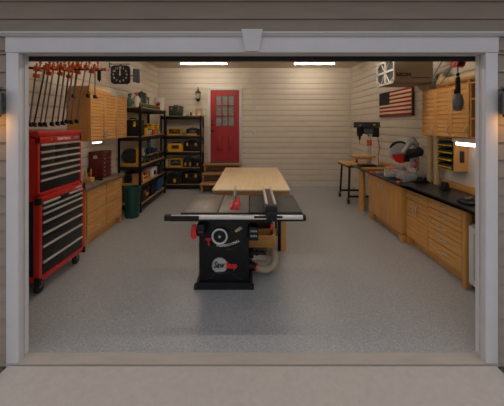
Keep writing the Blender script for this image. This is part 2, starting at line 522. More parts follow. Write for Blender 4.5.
def chest_drawer(parent, x, y0, y1, z0, z1, m='drawerblack'):
    d = MB().box(x - .03, x + .004, y0, y1, z0, z1 - .002, .002).build('drawer', m, parent)
    MB().prism([(x + .004, z1 - .026), (x + .020, z1 - .022), (x + .022, z1 - .008), (x + .012, z1 - .003), (x + .004, z1 - .003)], 'y', y0 + .002, y1 - .002).build('drawer_pull', 'alu', d)
zs = [.946, .893, .833, .745, .627, .498, .338, .200]
y0, y1 = CY0 + .05, CY1 - .05
w3 = (y1 - y0) / 3
for a, b in ((y0, y0 + w3 * 1.15), (y1 - w3 * 1.15, y1)):
    chest_drawer(rc, CX - .006, a, b, zs[1] + .003, zs[0])
MB().box(CX - .03, CX + .008, y0 + w3 * 1.17, y1 - w3 * 1.17, zs[1] + .003, zs[0], .003).build('lock_panel', 'blackplastic', rc)
for i in range(1, 7):
    chest_drawer(rc, CX - .006, y0, y1, zs[i + 1] + .004, zs[i])
text('CRAFTSMAN', .022, 'inkwhite', rc, 'lettering', (CX + .001, 1.53, .972), FACE_PX, .0008, bold=.0008)
def caster(parent, x, y, r=.058, z_top=.14, swivel=0):
    c = MB().box(x - .03, x + .03, y - .035, y + .035, z_top - .012, z_top).box(x - .028, x - .022, y - .025, y + .025, r, z_top - .01).box(x + .022, x + .028, y - .025, y + .025, r, z_top - .01).build('caster', 'pipe', parent)
    MB().lathe([(r * .5, -.018), (r * .92, -.018), (r, -.010), (r, .010), (r * .92, .018), (r * .5, .018)], (x, y, r), axis='x').build('wheel', 'rubber', c)
for x in (CX - .06, -2.55):
    for y in (CY0 + .08, CY1 - .08):
        caster(rc, x, y)
TX = -2.175
TY0, TY1 = .855, 1.63
tc_ = thing('top_tool_chest', 'red top tool chest with black drawers, standing on the red rolling cabinet', 'tool chest', ((TX - 2.61) / 2, (TY0 + TY1) / 2, .999))
mb = MB()
mb.box(-2.61, TX - .01, TY0, TY1, 1.0, 1.603, .003)
mb.box(TX - .03, TX, TY0, TY0 + .035, 1.0, 1.678, .003); mb.box(TX - .03, TX, TY1 - .035, TY1, 1.0, 1.678, .003)
mb.box(TX - .03, TX, TY0, TY1, 1.0, 1.038, .003)
mb.box(TX - .03, TX, TY0, TY1, 1.548, 1.615, .003)
mb.build('body', 'red', tc_)
MB().box(-2.615, TX + .006, TY0 - .005, TY1 + .005, 1.618, 1.675, .010).build('lid', 'red', tc_)
zs = [1.545, 1.468, 1.395, 1.322, 1.249, 1.175, 1.041]
y0, y1 = TY0 + .04, TY1 - .04
for i in range(6):
    n = 3 if i < 3 else 1
    for k in range(n):
        a = y0 + (y1 - y0) * k / n; b = y0 + (y1 - y0) * (k + 1) / n
        chest_drawer(tc_, TX - .004, a + .002, b - .002, zs[i + 1] + .004, zs[i])
text('CRAFTSMAN', .042, 'inkwhite', tc_, 'lettering', (TX + .001, 1.28, 1.583), FACE_PX, .001, bold=.001)
MB().box(TX - .002, TX + .004, 1.455, 1.59, 1.565, 1.595, .002).build('badge', 'greyplate', tc_)
MB().cyl((TX - .002, 1.06, 1.583), (TX + .006, 1.06, 1.583), .009).build('lock', 'steel', tc_)

# ------------------------------------------------------------------ clamps
rk = thing('clamp_rack', 'dark rail rack on the left wall carrying the orange headed bar clamps', 'clamp rack', (-2.4, 1.6, 2.35))
A_, B_ = at(29, 67.5, 3.38) + Vector((-.038, .028, 0)), at(104, 69.5, 4.22) + Vector((-.038, .028, 0))
mb = MB().tube([A_, A_.lerp(B_, .5), B_], .014, 8)
mb.tube([(A_.x, A_.y, A_.z), (XL + .01, A_.y, A_.z)], .014, 8)
mb.tube([(B_.x - .06, B_.y - .03, B_.z), (XL + .01, B_.y - .03, B_.z)], .014, 8)
mid = A_.lerp(B_, .5)
mb.tube([mid, (XL + .01, mid.y, mid.z)], .014, 8)
mb.build('rail', 'pipeblk', rk)
clamps = [  # top px, bottom px (the way each bar hangs and how long it is), label
    ((34.5, 68.5), (29.2, 126.5), 'long bar clamp at the near end of the rack, beside the door jamb'),
    ((43.5, 68.0), (33.6, 126.5), 'long bar clamp hanging second from the door jamb'),
    ((47.6, 66.5), (39.9, 126.5), 'long bar clamp hanging third from the door jamb'),
    ((52.0, 68.0), (44.3, 126.5), 'long bar clamp hanging fourth from the door jamb'),
    ((58.8, 67.0), (51.5, 126.0), 'long bar clamp hanging fifth from the door jamb'),
    ((63.4, 69.0), (57.2, 125.5), 'long bar clamp hanging sixth from the door jamb'),
    ((67.6, 70.0), (62.2, 125.0), 'long bar clamp hanging seventh from the door jamb'),
    ((71.5, 66.5), (66.3, 123.5), 'long bar clamp hanging eighth from the door jamb'),
    ((76.6, 66.0), (70.4, 124.0), 'long bar clamp hanging just in front of the wall cabinet side'),
    ((84.2, 67.0), (76.0, 123.0), 'last of the long bar clamps, across the wall cabinet side'),
    ((74.8, 71.0), (73.2, 98.0), 'short bar clamp hanging among the long ones'),
    ((89.5, 71.0), (87.4, 97.5), 'short bar clamp hanging right of the last long clamp'),
    ((93.6, 68.0), (95.0, 98.5), 'short bar clamp tilted the other way at the far end of the rack'),
]
for i, (t, b, lb) in enumerate(clamps):
    Z = 3.40 + (t[0] - 34) / 61 * .78
    if i == 10: Z += .09
    P, Q = at(*t, Z), at(*b, Z)
    P.x += .02; Q.y -= .0
    dy = .015 * ((i % 3) - 1)
    c = thing('bar_clamp', lb, 'clamp', tuple(P), 'orange headed clamps on the rack')
    d = (Q - P).normalized()
    L = (Q - P).length
    side = Vector((1, 0, 0))
    up = -d
    q = Vector((0, 0, -1)).rotation_difference(d).to_matrix().to_4x4()
    r = .009 if i < 10 else .007
    blackbar = i in (1, 4, 6)
    MB().cyl((0, 0, .06), (0, 0, -L), r, seg=10).xf(q).build('bar', 'pipeblk' if blackbar else 'pipe', c, world=False)
    mb = MB().box(-.021, .021, -.019, .019, -.03, .03, .006).box(-.016, .060, -.015, .015, -.026, .0, .005)
    mb.xf(q).build('head', 'orange', c, world=False)
    mb = MB().cyl((.040, 0, .0), (.040, 0, .07), .007, seg=8).cyl((.040, 0, .06), (.040, 0, .10), .017, .013, seg=12)
    mb.xf(q).build('screw_handle', 'orange', c, world=False)
    mb = MB().box(-.02, .02, -.016, .016, -L + .01, -L + .05, .004).box(-.015, .035, -.012, .012, -L + .0, -L + .018, .003)
    mb.xf(q).build('tail_jaw', 'pipeblk', c, world=False)
    if i % 2 == 0 and i < 10:
        mb = MB().box(-.02, .045, -.016, .016, -.105, -.06, .005)
        mb.xf(q).build('sliding_jaw', 'orange', c, world=False)
p = at(103, 70, 4.30)
c = thing('bar_clamp', 'clamp pushed onto the rack end, its orange handle sticking out sideways', 'clamp', tuple(p), 'orange headed clamps on the rack')
MB().cyl((-.16, 0, 0), (.0, 0, .004), .008, seg=8).build('bar', 'pipe', c, world=False)
MB().cyl((-.10, 0, 0), (.03, 0, .008), .022, .017, seg=12).box(.025, .05, -.022, .022, -.016, .03, .005).build('screw_handle', 'orange', c, world=False)
MB().box(-.075, -.03, -.015, .015, -.15, -.01, .005).cyl((-.05, 0, -.10), (-.05, 0, -.17), .008, seg=8).build('head', 'pipeblk', c, world=False)

# ------------------------------------------------------------------ left wall cabinet
UX = -2.31
uc = thing('wall_cabinet', 'maple wall cabinet with three slatted doors beyond the clamps', 'wall cabinet', (-2.48, 2.72, 1.5))
mb = MB()
mb.box(XL + .012, UX - .022, 2.10, 3.35, 1.50, 2.205)
mb.box(XL + .012, UX - .005, 2.09, 3.36, 2.205, 2.222)
mb.build('carcass', 'woodv', uc)
for a, b in ((2.10, 2.515), (2.52, 2.925), (2.93, 3.35)):
    mb = MB(); slat_front(mb, UX, 1, a + .004, b - .004, 1.505, 2.20, gw=.010)
    d = mb.build('door', 'wood', uc)
    hy = b - .03 if a < 2.2 else a + .03
    bow_handle((UX, hy, 1.60), 1, True, .10, 'steel', d)
tag(MB().box(XL + .02, -2.34, 2.12, 2.78, 2.223, 2.30, .003).build('plywood_board', 'wood'), 'flat wooden board lying on top of the slatted wall cabinet', 'board')

# left base cabinet + worktop
bc = thing('drawer_cabinet', 'maple base cabinet with eight drawers in two columns', 'cabinet', (-2.47, 2.55, 0))
mb = MB()
mb.box(XL + .012, -2.335, 2.0, 3.17, .12, .828)
mb.box(XL + .012, -2.40, 2.03, 3.13, 0, .12)
for y in (2.0, 3.11):
    mb.box(-2.40, -2.335, y, y + .06, 0, .12)
mb.build('carcass', 'woodv', bc)
for a, b in ((2.03, 2.575), (2.59, 3.15)):
    for i in range(4):
        z0 = .155 + i * .165
        mb = MB(); slat_front(mb, -2.313, 1, a, b, z0, z0 + .153, pitch=.077, stile=0, gw=.006)
        d = mb.build('drawer', 'wood', bc)
        bow_handle((-2.315, (a + b) / 2, z0 + .095), 1, False, .11, 'steel', d)
tag(MB().box(XL + .012, -2.275, 1.93, 3.20, .83, .868, .008).build('worktop', 'laminate'), 'mottled grey worktop on the maple drawer cabinet by the left wall', 'worktop')
# dark red machinist chest
mc = thing('machinist_chest', 'dark red metal tool chest standing on the grey worktop', 'tool chest', (-2.53, 2.81, .869))
mb = MB().box(-2.64, -2.425, 2.66, 2.98, .87, 1.215, .004).box(-2.64, -2.42, 2.655, 2.985, 1.215, 1.30, .008)
mb.build('body', 'chestred', mc)
for i in range(5):
    d = MB().box(-2.44, -2.418, 2.67, 2.97, .885 + i * .066, .946 + i * .066, .002).build('drawer', 'chestred', mc)
    mb = MB()
    for y in (2.72, 2.92):
        mb.cyl((-2.42, y, .916 + i * .066), (-2.405, y, .916 + i * .066), .008, seg=10)
    mb.each('knob', 'alu', d)
mb = MB().tube([(-2.53, 2.74, 1.30), (-2.53, 2.76, 1.322), (-2.53, 2.88, 1.322), (-2.53, 2.90, 1.30)], .006, 8)
mb.build('handle', 'steel', mc)
MB().box(-2.56, -2.50, 2.648, 2.6545, 1.19, 1.24).build('latch', 'steel', mc)
# screwdriver block + pliers on left worktop
blk = thing('screwdriver_block', 'small wooden block holding yellow handled screwdrivers, left of the dark red chest', 'tool block', (-2.50, 2.42, .869))
MB().box(-2.56, -2.44, 2.36, 2.46, .869, .93, .003).build('block', 'wood', blk)
for i in range(5):
    x = -2.545 + i * .022; y = 2.39 + .03 * (i % 2)
    h = .99 + .025 * (i % 3)
    MB().cyl((x, y, .93), (x, y, h), .004, seg=8).lathe([(.006, 0), (.012, .01), (.011, .07), (.004, .08)], (x, y, h - .03), 12).build('screwdriver', 'yellow' if i != 2 else 'blackplastic', blk)
pl = MB()
pl.tube([(-2.52, 2.50, .882), (-2.46, 2.53, .882), (-2.40, 2.55, .88)], .010, 8).tube([(-2.50, 2.57, .882), (-2.45, 2.54, .882), (-2.38, 2.51, .88)], .010, 8).box(-2.40, -2.35, 2.51, 2.55, .87, .892, .005)
tag(pl.build('pliers', 'blackplastic'), 'black pliers lying on the grey worktop in front of the dark red chest', 'pliers')

# ------------------------------------------------------------------ clock
ck = thing('wall_clock', 'square black clock with white numerals, high on the left wall', 'clock', (-2.46, 3.42, 2.49))
CX0, CZ0, CYF = -2.458, 2.672, 3.40
def rsq(h, r, n=6):
    pts = []
    for cx, cz, a0 in ((h - r, h - r, 0), (-h + r, h - r, 90), (-h + r, -h + r, 180), (h - r, -h + r, 270)):
        for i in range(n + 1):
            a = R(a0 + 90 * i / n); pts.append((cx + r * math.cos(a), cz + r * math.sin(a)))
    return pts
MB().prism([(CX0 + u, CZ0 + v) for u, v in rsq(.172, .06)], 'y', CYF, CYF + .05).build('case', 'blackplastic', ck)
MB().prism([(CX0 + u, CZ0 + v) for u, v in rsq(.155, .052)], 'y', CYF - .003, CYF).build('dial', 'inkblack', ck)
for i in range(12):
    a = R(90 - 30 * (i + 1))
    rr = .125
    x = CX0 + rr * math.cos(a) * 1.02; z = CZ0 + rr * math.sin(a) * 1.02
    text(str(i + 1), .05, 'inkwhite', ck, 'numeral', (x, CYF - .004, z), FRONT, .0006, bold=.0008)
mb = MB().box(CX0 - .005, CX0 + .005, CYF - .008, CYF - .005, CZ0 - .02, CZ0 + .11).box(CX0 - .008, CX0 + .008, CYF - .010, CYF - .007, CZ0 - .02, CZ0 + .065)
mb.cyl((CX0, CYF - .003, CZ0), (CX0, CYF - .012, CZ0), .012)
mb.build('hands', 'inkwhite', ck)
mb = MB().box(XL + .002, -2.29, CYF + .01, CYF + .03, CZ0 + .19, CZ0 + .205).box(CX0 - .02, CX0 + .02, CYF + .012, CYF + .028, CZ0 + .165, CZ0 + .20).box(XL - .0, XL + .016, CYF - .02, CYF + .06, CZ0 + .12, CZ0 + .22)
mb.box(XL + .006, CX0 - .10, CYF + .015, CYF + .035, CZ0 - .02, CZ0 + .02)
mb.build('bracket', 'pipe', ck)
ht = thing('folded_panel', 'folded grey louvred panel on an arm right of the square clock', 'panel', (-2.22, 3.55, 2.52))
mb = MB().box(-2.262, -2.20, 3.50, 3.53, 2.545, 2.80, .006)
for i in range(4):
    mb.box(-2.258 + i * .030, -2.236 + i * .030, 3.494, 3.50, 2.55, 2.795, .002)
mb.box(-2.20, -2.135, 3.51, 3.54, 2.53, 2.79, .006)
mb.build('panel', 'dgrey', ht)
MB().box(XL + .002, -2.21, 3.53, 3.55, 2.66, 2.68).build('arm', 'pipe', ht)

# ------------------------------------------------------------------ shelving units
def shelf_unit(name, label, x0, x1, y0, y1, zs, top, front):
    t = thing(name, label, 'shelving unit', ((x0 + x1) / 2, (y0 + y1) / 2, 0), 'black shelving units')
    for x in (x0, x1):
        for y in (y0, y1):
            sx = 1 if x == x0 else -1; sy = 1 if y == y0 else -1
            a, b = sorted((x, x + sx * .045)); c, d = sorted((y, y + sy * .006))
            mb = MB().box(a, b, c, d, 0, top)
            a, b = sorted((x, x + sx * .006)); c, d = sorted((y, y + sy * .045))
            mb.box(a, b, c, d, 0, top)
            mb.build('post', 'blackmetal', t)
    for z in zs:
        mb = MB()
        mb.box(x0 + .007, x1 - .007, y0 + .007, y0 + .03, z - .075, z, .002); mb.box(x0 + .007, x1 - .007, y1 - .03, y1 - .007, z - .075, z, .002)
        mb.box(x0 + .007, x0 + .03, y0 + .007, y1 - .007, z - .075, z, .002); mb.box(x1 - .03, x1 - .007, y0 + .007, y1 - .007, z - .075, z, .002)
        s = mb.build('shelf', 'blackmetal', t)
        MB().box(x0 + .012, x1 - .012, y0 + .008, y1 - .008, z + .0005, z + .016).build('shelf_board', 'shelfwood', s)
    return t
LZ = [.14, .53, .905, 1.49, 2.075]
shelf_unit('shelving_unit', 'black metal shelving along the left wall, nearest the drawer cabinet', XL + .014, -2.19, 3.72, 5.42, LZ, 2.10, 'x')
BZ = [.13, .575, 1.00, 1.43, 1.955]
shelf_unit('shelving_unit', 'black metal shelving against the back wall beside the steps', -2.45, -1.35, 5.81, 6.26, BZ, 1.98, 'y')
E = .018

# ------------------------------------------------------------------ builders for stored things (local coordinates, base at origin)
def bottle(label, loc, h, r, m, capm, cat='bottle', name='bottle', group=None, neck=.35):
    t = thing(name, label, cat, loc, group)
    MB().lathe([(r * .9, 0), (r, .01), (r, h * .62), (r * .8, h * .70), (r * neck, h * .78), (r * neck, h * .84)]).build('body', m, t, world=False)
    MB().lathe([(r * neck * 1.25, h * .83), (r * neck * 1.25, h * .98), (r * neck, h)]).build('cap', capm, t, world=False)
    return t
def spray_bottle(label, loc, h, r, m, capm):
    t = thing('spray_bottle', label, 'spray bottle', loc)
    MB().lathe([(r * .9, 0), (r, .01), (r, h * .5), (r * .75, h * .60), (r * .3, h * .72), (r * .3, h * .78)]).build('body', m, t, world=False)
    MB().box(-r * .3, r * .35, -.015, .015, h * .77, h, .006).box(r * .3, r * .95, -.012, .012, h * .88, h * .98, .004).box(r * .35, r * .5, -.008, .008, h * .70, h * .88, .003).build('trigger', capm, t, world=False)
    return t
def toolbox(label, loc, w, d, h, m='blackplastic', latch='yellow', rz=0, name='toolbox', lidm=None, cat='toolbox', group=None):
    t = thing(name, label, cat, loc, group, rz)
    MB().box(-w / 2, w / 2, -d / 2, d / 2, 0, h * .68, .012).build('body', m, t, world=False)
    MB().box(-w / 2 - .006, w / 2 + .006, -d / 2 - .006, d / 2 + .006, h * .69, h * .9, .012).build('lid', lidm or m, t, world=False)
    for x in (-w * .28, w * .28):
        MB().box(x - w * .06, x + w * .06, -d / 2 - .016, -d / 2 - .002, h * .52, h * .8, .004).build('latch', latch, t, world=False)
    MB().tube([(-w * .2, 0, h * .88), (-w * .17, 0, h * .98), (w * .17, 0, h * .98), (w * .2, 0, h * .88)], .012, 8).build('handle', m, t, world=False)
    return t
def jobsite_radio(label, loc, w, d, h, rz=0, m='yellow', body='blackplastic'):
    t = thing('jobsite_radio', label, 'radio', loc, None, rz)
    MB().box(-w * .38, w * .38, -d * .38, d * .38, h * .12, h * .80, .015).build('body', body, t, world=False)
    mb = MB()
    for y in (-d / 2 + .02, d / 2 - .02):
        mb.tube([(-w * .40, y, .022), (-w / 2 + .02, y, h * .2), (-w * .40, y, h * .85), (-w * .3, y, h - .02), (w * .3, y, h - .02), (w * .40, y, h * .85), (w / 2 - .02, y, h * .2), (w * .40, y, .022), (-w * .40, y, .022)], .02, 8)
    for x in (-w * .3, w * .3):
        mb.cyl((x, -d / 2 + .02, h - .02), (x, d / 2 - .02, h - .02), .018, seg=8)
    mb.box(-w * .46, w * .46, -d * .45, d * .45, 0, h * .16, .015)
    mb.build('roll_cage', m, t, world=False)
    MB().box(-w * .14, w * .14, -d * .40, -d * .37, h * .45, h * .7, .004).build('dial_panel', 'greyplate', t, world=False)
    mb = MB()
    for x in (-w * .25, w * .25):
        mb.cyl((x, -d * .37, h * .45), (x, -d * .41, h * .45), h * .16)
    mb.each('speaker', 'dgrey', t, world=False)
    return t
def power_case(label, loc, w, d, h, m='yellow', trim='blackplastic', rz=0, name='charger_box', cat='power tool'):
    t = thing(name, label, cat, loc, None, rz)
    MB().prism([(-w / 2, 0), (w / 2, 0), (w / 2, h * .7), (w * .42, h * .92), (-w * .42, h * .92), (-w / 2, h * .7)], 'y', -d / 2, d / 2).build('body', m, t, world=False)
    MB().box(-w * .25, w * .25, -d / 2 - .008, -d / 2 + .01, h * .30, h * .72, .006).build('front_panel', trim, t, world=False)
    MB().tube([(-w * .3, 0, h * .9), (-w * .25, 0, h), (w * .25, 0, h), (w * .3, 0, h * .9)], .014, 8).build('handle', trim, t, world=False)
    mb = MB()
    for x in (-w * .14, 0, w * .14):
        mb.cyl((x, -d / 2 - .006, h * .5), (x, -d / 2 - .014, h * .5), h * .06, seg=12)
    mb.each('socket', 'dgrey', t, world=False)
    return t
def tool_bag(label, loc, w, d, h, rz=0, patch='yellow', m='blackplastic', name='tool_bag', npatch=2):
    t = thing(name, label, 'tool bag', loc, None, rz)
    MB().prism([(-d / 2, 0), (d / 2, 0), (d * .48, h * .5), (d * .22, h * .78), (-d * .22, h * .78), (-d * .48, h * .5)], 'x', -w / 2, w / 2).build('body', m, t, world=False)
    for i in range(npatch):
        x = (i - (npatch - 1) / 2) * w * .5
        MB().box(x - w * .09, x + w * .09, -d / 2 - .012, -d * .44, h * .12, h * .42, .006).build('pocket', patch, t, world=False)
    mb = MB()
    for y in (-d * .12, d * .12):
        mb.tube([(-w * .25, y, h * .74), (-w * .2, y, h * .95), (w * .2, y, h * .95), (w * .25, y, h * .74)], .010, 8)
    mb.each('handle', 'dgrey', t, world=False)
    return t
def bin_box(label, loc, w, d, h, m, rz=0, lid=None, name='storage_bin', sticker=None):
    t = thing(name, label, 'storage bin', loc, None, rz)
    b2 = bmesh.new(); rings = []
    prof = [(.88, 0), (1, h), (.94, h), (.83, .02)]
    for k, z in prof:
        rings.append([b2.verts.new((sx * w / 2 * k, sy * d / 2 * k, z)) for sx, sy in ((-1, -1), (1, -1), (1, 1), (-1, 1))])
    for i in range(3):
        for k in range(4):
            b2.faces.new((rings[i][k], rings[i][(k + 1) % 4], rings[i + 1][(k + 1) % 4], rings[i + 1][k]))
    b2.faces.new(rings[0][::-1]); b2.faces.new(rings[3])
    mb = MB(); mb._merge(b2)
    mb.box(-w / 2 - .008, w / 2 + .008, -d / 2 - .008, -d / 2 + .004, h - .025, h, .003).box(-w / 2 - .008, w / 2 + .008, d / 2 - .004, d / 2 + .008, h - .025, h, .003)
    mb.box(-w / 2 - .008, -w / 2 + .004, -d / 2, d / 2, h - .025, h, .003).box(w / 2 - .004, w / 2 + .008, -d / 2, d / 2, h - .025, h, .003)
    mb.build('tub', m, t, world=False)
    if lid:
        MB().box(-w / 2 - .005, w / 2 + .005, -d / 2 - .005, d / 2 + .005, h, h + .03, .01).build('lid', lid, t, world=False)
    if sticker:
        for (m2, a, b, za, zb) in sticker:
            MB().box(a * w, b * w, -d / 2 - .006, -d / 2 * .94, za * h, zb * h).build('sticker', m2, t, world=False)
    return t
def drill(label, loc, m, batt='blackplastic', rz=0, group=None, s=1.0):
    t = thing('cordless_drill', label, 'cordless drill', loc, group, rz)
    # lying upright on its battery; nose towards local -Y
    MB().lathe([(.022 * s, -.08 * s), (.032 * s, -.06 * s), (.034 * s, .05 * s), (.024 * s, .07 * s)], (0, 0, .17 * s), 16, 'y').build('motor_housing', m, t, world=False)
    MB().lathe([(.010 * s, 0), (.022 * s, .03 * s), (.024 * s, .06 * s)], (0, -.14 * s + .0, .17 * s), 14, 'y').cyl((0, -.07 * s, .17 * s), (0, -.13 * s, .17 * s), .022 * s, .014 * s, 14).build('chuck', 'blackplastic', t, world=False)
    MB().prism([(-.02 * s, .15 * s), (.025 * s, .15 * s), (.04 * s, .05 * s), (-.005 * s, .05 * s)], 'x', -.017 * s, .017 * s).build('grip', 'dgrey', t, world=False)
    MB().box(-.035 * s, .035 * s, -.04 * s, .065 * s, 0, .055 * s, .008 * s).build('battery', batt, t, world=False)
    return t
def bucket(label, loc, r, h, m):
    t = thing('bucket', label, 'bucket', loc)
    MB().lathe([(r * .86, 0), (r, h * .9), (r * 1.05, h * .9), (r * 1.05, h), (r * .98, h), (r * .84, .012)], seg=28).build('pail', m, t, world=False)
    pts = [(-r * 1.05, 0, h * .9)] + [(r * 1.05 * math.cos(a), -r * 1.12 * abs(math.sin(a)), h * .9 - .10 * math.sin(a)) for a in [PI * (1 - i / 10) for i in range(1, 10)]] + [(r * 1.05, 0, h * .9)]
    MB().tube(pts, .004, 6).build('handle', 'steel', t, world=False)
    return t
def sx_(px, Z): return (px - 252) * Z / 300

# ---- left shelving: front face x = -2.19, Z of a pixel column on the plane X
def Lp(px, X=-2.36):
    Z = X * 300 / (px - 252)
    return Z - ZOFF
# top shelf
zt = LZ[4] + E
spray_bottle('teal spray bottle at the near end of the top left shelf', (-2.45, 3.82, zt), .27, .05, 'teal', 'leafgreen')
bottle('white bottle with red cap on the top left shelf', (-2.31, Lp(137, -2.31), zt), .27, .052, 'white', 'redplastic')
t = thing('jug', 'orange and white jug behind the red capped bottle on the top left shelf', 'jug', (-2.45, 4.17, zt))
MB().box(-.075, .075, -.06, .06, 0, .22, .025).lathe([(.07, .2), (.03, .27), (.03, .29)]).build('body', 'cream', t, world=False)
MB().box(-.078, .078, -.063, .063, .06, .15, .02).build('label_band', 'orange', t, world=False)
MB().lathe([(.035, .285), (.035, .32), (.03, .325)]).build('cap', 'orange', t, world=False)
t = thing('canister', 'large dark green canister with a white band on the top left shelf', 'canister', (-2.45, 4.46, zt))
MB().lathe([(.10, 0), (.11, .01), (.11, .28), (.09, .32)]).build('body', 'dgreen', t, world=False)
MB().lathe([(.112, .30), (.112, .325), (.06, .36), (.02, .37), (.02, .39)]).build('lid', 'green', t, world=False)
MB().tube([(.10, 0, .26), (.16, 0, .24), (.16, 0, .10), (.11, 0, .08)], .012, 8).build('handle', 'dgreen', t, world=False)
bottle('squat white bottle with orange cap next to the green canister', (-2.36, 4.62, zt), .24, .058, 'white', 'orange')
bottle('slim tan bottle on the top left shelf behind the teal spray bottle', (-2.52, 3.96, zt), .28, .05, 'cream', 'teal')
b0 = bottle('small green bottle with orange cap, nearest in the row edging the top left shelf', (-2.245, 3.84, zt), .085, .030, 'leafgreen', 'orange', group='small green bottles along the top shelf edge', neck=.8)
order = ['second', 'third', 'fourth', 'fifth', 'sixth', 'seventh', 'eighth', 'ninth', 'tenth', 'eleventh']
for i in range(10):
    dup(b0, (-2.245, 3.98 + i * .118, zt), 0, 'small green bottle with orange cap, %s in the row edging the top left shelf' % order[i])
bk = bucket('white bucket at the far end of the top left shelf', (-2.31, 5.285, zt), .12, .30, 'white')
MB().prism([(-.05, .10), (.0, .08), (.05, .12), (.06, .17), (.02, .20), (-.04, .18)], 'y', -.128, -.112).build('printed_patch', 'redpaint', bk, world=False)
# second shelf
z2 = LZ[3] + E
toolbox('black toolbox with yellow handle on the second left shelf, next to the wall cabinet', (-2.43, 3.92, z2), .36, .30, .36, 'blackplastic', 'yellow')
tb = thing('yellow_crate', 'yellow open crate on the second left shelf', 'crate', (-2.43, 4.95, z2))
MB().box(-.15, .15, -.24, .24, 0, .25, .03).build('body', 'yellow', tb, world=False)
mb = MB()
for z, n in ((.21, 3), (.165, 2), (.12, 3)):
    for k in range(n):
        mb.box(-.13 + k * .085, -.07 + k * .085, -.244, -.236, z - .012, z + .010)
        mb.box(.146, .154, -.15 + k * .11, -.08 + k * .11, z - .012, z + .010)
mb.each('slot', 'inkblack', tb, world=False)
bottle('yellow and black bottle at the edge of the second left shelf', (-2.25, 4.16, z2), .21, .04, 'yellow', 'blackplastic')
t = thing('grease_can', 'small grey can in front of the yellow crate', 'can', (-2.25, 4.30, z2))
MB().lathe([(.045, 0), (.048, .006), (.048, .11), (.045, .115)]).build('body', 'grey', t, world=False)
MB().lathe([(.049, .11), (.049, .125), (.02, .13)]).build('lid', 'dgrey', t, world=False)
t = thing('grease_can', 'small red can in front of the yellow crate', 'can', (-2.245, 4.60, z2))
MB().lathe([(.042, 0), (.045, .006), (.045, .10), (.042, .105)]).build('body', 'redplastic', t, world=False)
MB().lathe([(.046, .10), (.046, .112), (.02, .118)]).build('lid', 'dgrey', t, world=False)
bottle('small pale blue jar between the cans on the second left shelf', (-2.25, 4.43, z2), .10, .035, 'airblue', 'white', cat='jar', name='jar', neck=.85)
bottle('small grey jar past the red can on the second left shelf', (-2.25, 5.05, z2), .10, .035, 'grey', 'redplastic', cat='jar', name='jar', neck=.85)
# third shelf
z3 = LZ[2] + E
fn = thing('blower', 'round black blower fan in a yellow stand on the third left shelf', 'blower', (-2.44, 3.93, z3))
MB().lathe([(.05, -.07), (.15, -.06), (.155, 0), (.15, .06), (.05, .07)], (-.05, 0, .17), 28, 'y').build('housing', 'blackplastic', fn, world=False)
MB().torus((-.05, -.068, .17), .13, .006, 'y').torus((-.05, -.068, .17), .09, .005, 'y').torus((-.05, -.07, .17), .05, .005, 'y').build('grille', 'dgrey', fn, world=False)
MB().box(.09, .17, -.06, .06, 0, .36, .012).box(-.2, .17, -.08, .08, 0, .03, .01).build('stand', 'yellow', fn, world=False)
bx = thing('storage_box', 'small white box with blue marking on the third left shelf', 'box', (-2.51, 4.50, z3 + .0))
MB().box(-.11, .11, -.05, .05, 0, .29, .008).build('case', 'white', bx, world=False)
MB().box(-.05, .05, -.053, -.048, .19, .25).box(.108, .113, -.03, .03, .19, .25).each('marking', 'blue', bx, world=False)
dl = []
drill_spec = [('teal', 'teal cordless drill'), ('leafgreen', 'green cordless drill'), ('orange', 'orange cordless drill'), ('yellow', 'yellow cordless drill'),
              ('teal', 'teal cordless drill'), ('orange', 'orange cordless drill'), ('dgrey', 'grey cordless drill'), ('teal', 'teal cordless drill')]
place = ['nearest on the third left shelf', 'second along the third left shelf', 'third along the third left shelf', 'in the middle of the third left shelf',
         'right after the yellow drill on the third left shelf', 'past the middle of the third left shelf', 'next to last on the third left shelf', 'at the far end of the third left shelf']
for i, (c_, l_) in enumerate(drill_spec):
    s = .78
    drill('%s, %s' % (l_, place[i]), (-2.28, 4.16 + i * .155, z3), c_, 'blackplastic' if i % 2 else 'dgrey', R(80 + 14 * (i % 3 - 1)), 'cordless drills on the third shelf', s)
mb = MB()
pts = [(-2.33, 4.62, 1.41), (-2.33, 4.60, 1.20), (-2.33, 4.66, 1.12), (-2.33, 4.72, 1.20), (-2.33, 4.70, 1.40)]
hc = thing('air_hose', 'blue air hose hanging in a loop from the second left shelf', 'hose', (-2.33, 4.66, 1.415))
MB().tube([(-2.33, 4.56, 1.40), (-2.33, 4.54, 1.28), (-2.33, 4.57, 1.15), (-2.33, 4.63, 1.09), (-2.33, 4.69, 1.15), (-2.33, 4.71, 1.28), (-2.33, 4.67, 1.40)], .012, 8).build('hose', 'blue', hc)
MB().tube([(-2.33, 4.55, 1.40), (-2.33, 4.55, 1.425), (-2.33, 4.68, 1.425), (-2.33, 4.68, 1.40)], .006, 6).build('hook', 'steel', hc)
cc = thing('cable_coil', 'teal coiled cord on the third left shelf behind the drills', 'cord', (-2.45, 5.08, z3))
mb = MB()
for k in range(4):
    mb.torus((-2.45, 5.0 + .02 * k, z3 + .145), .13 - .006 * k, .012, 'y')
mb.build('coil', 'teal', cc)
toolbox('dark tool case at the far end of the third left shelf behind the drills', (-2.50, 5.27, z3), .22, .2, .25, 'charcoal', 'dgrey')
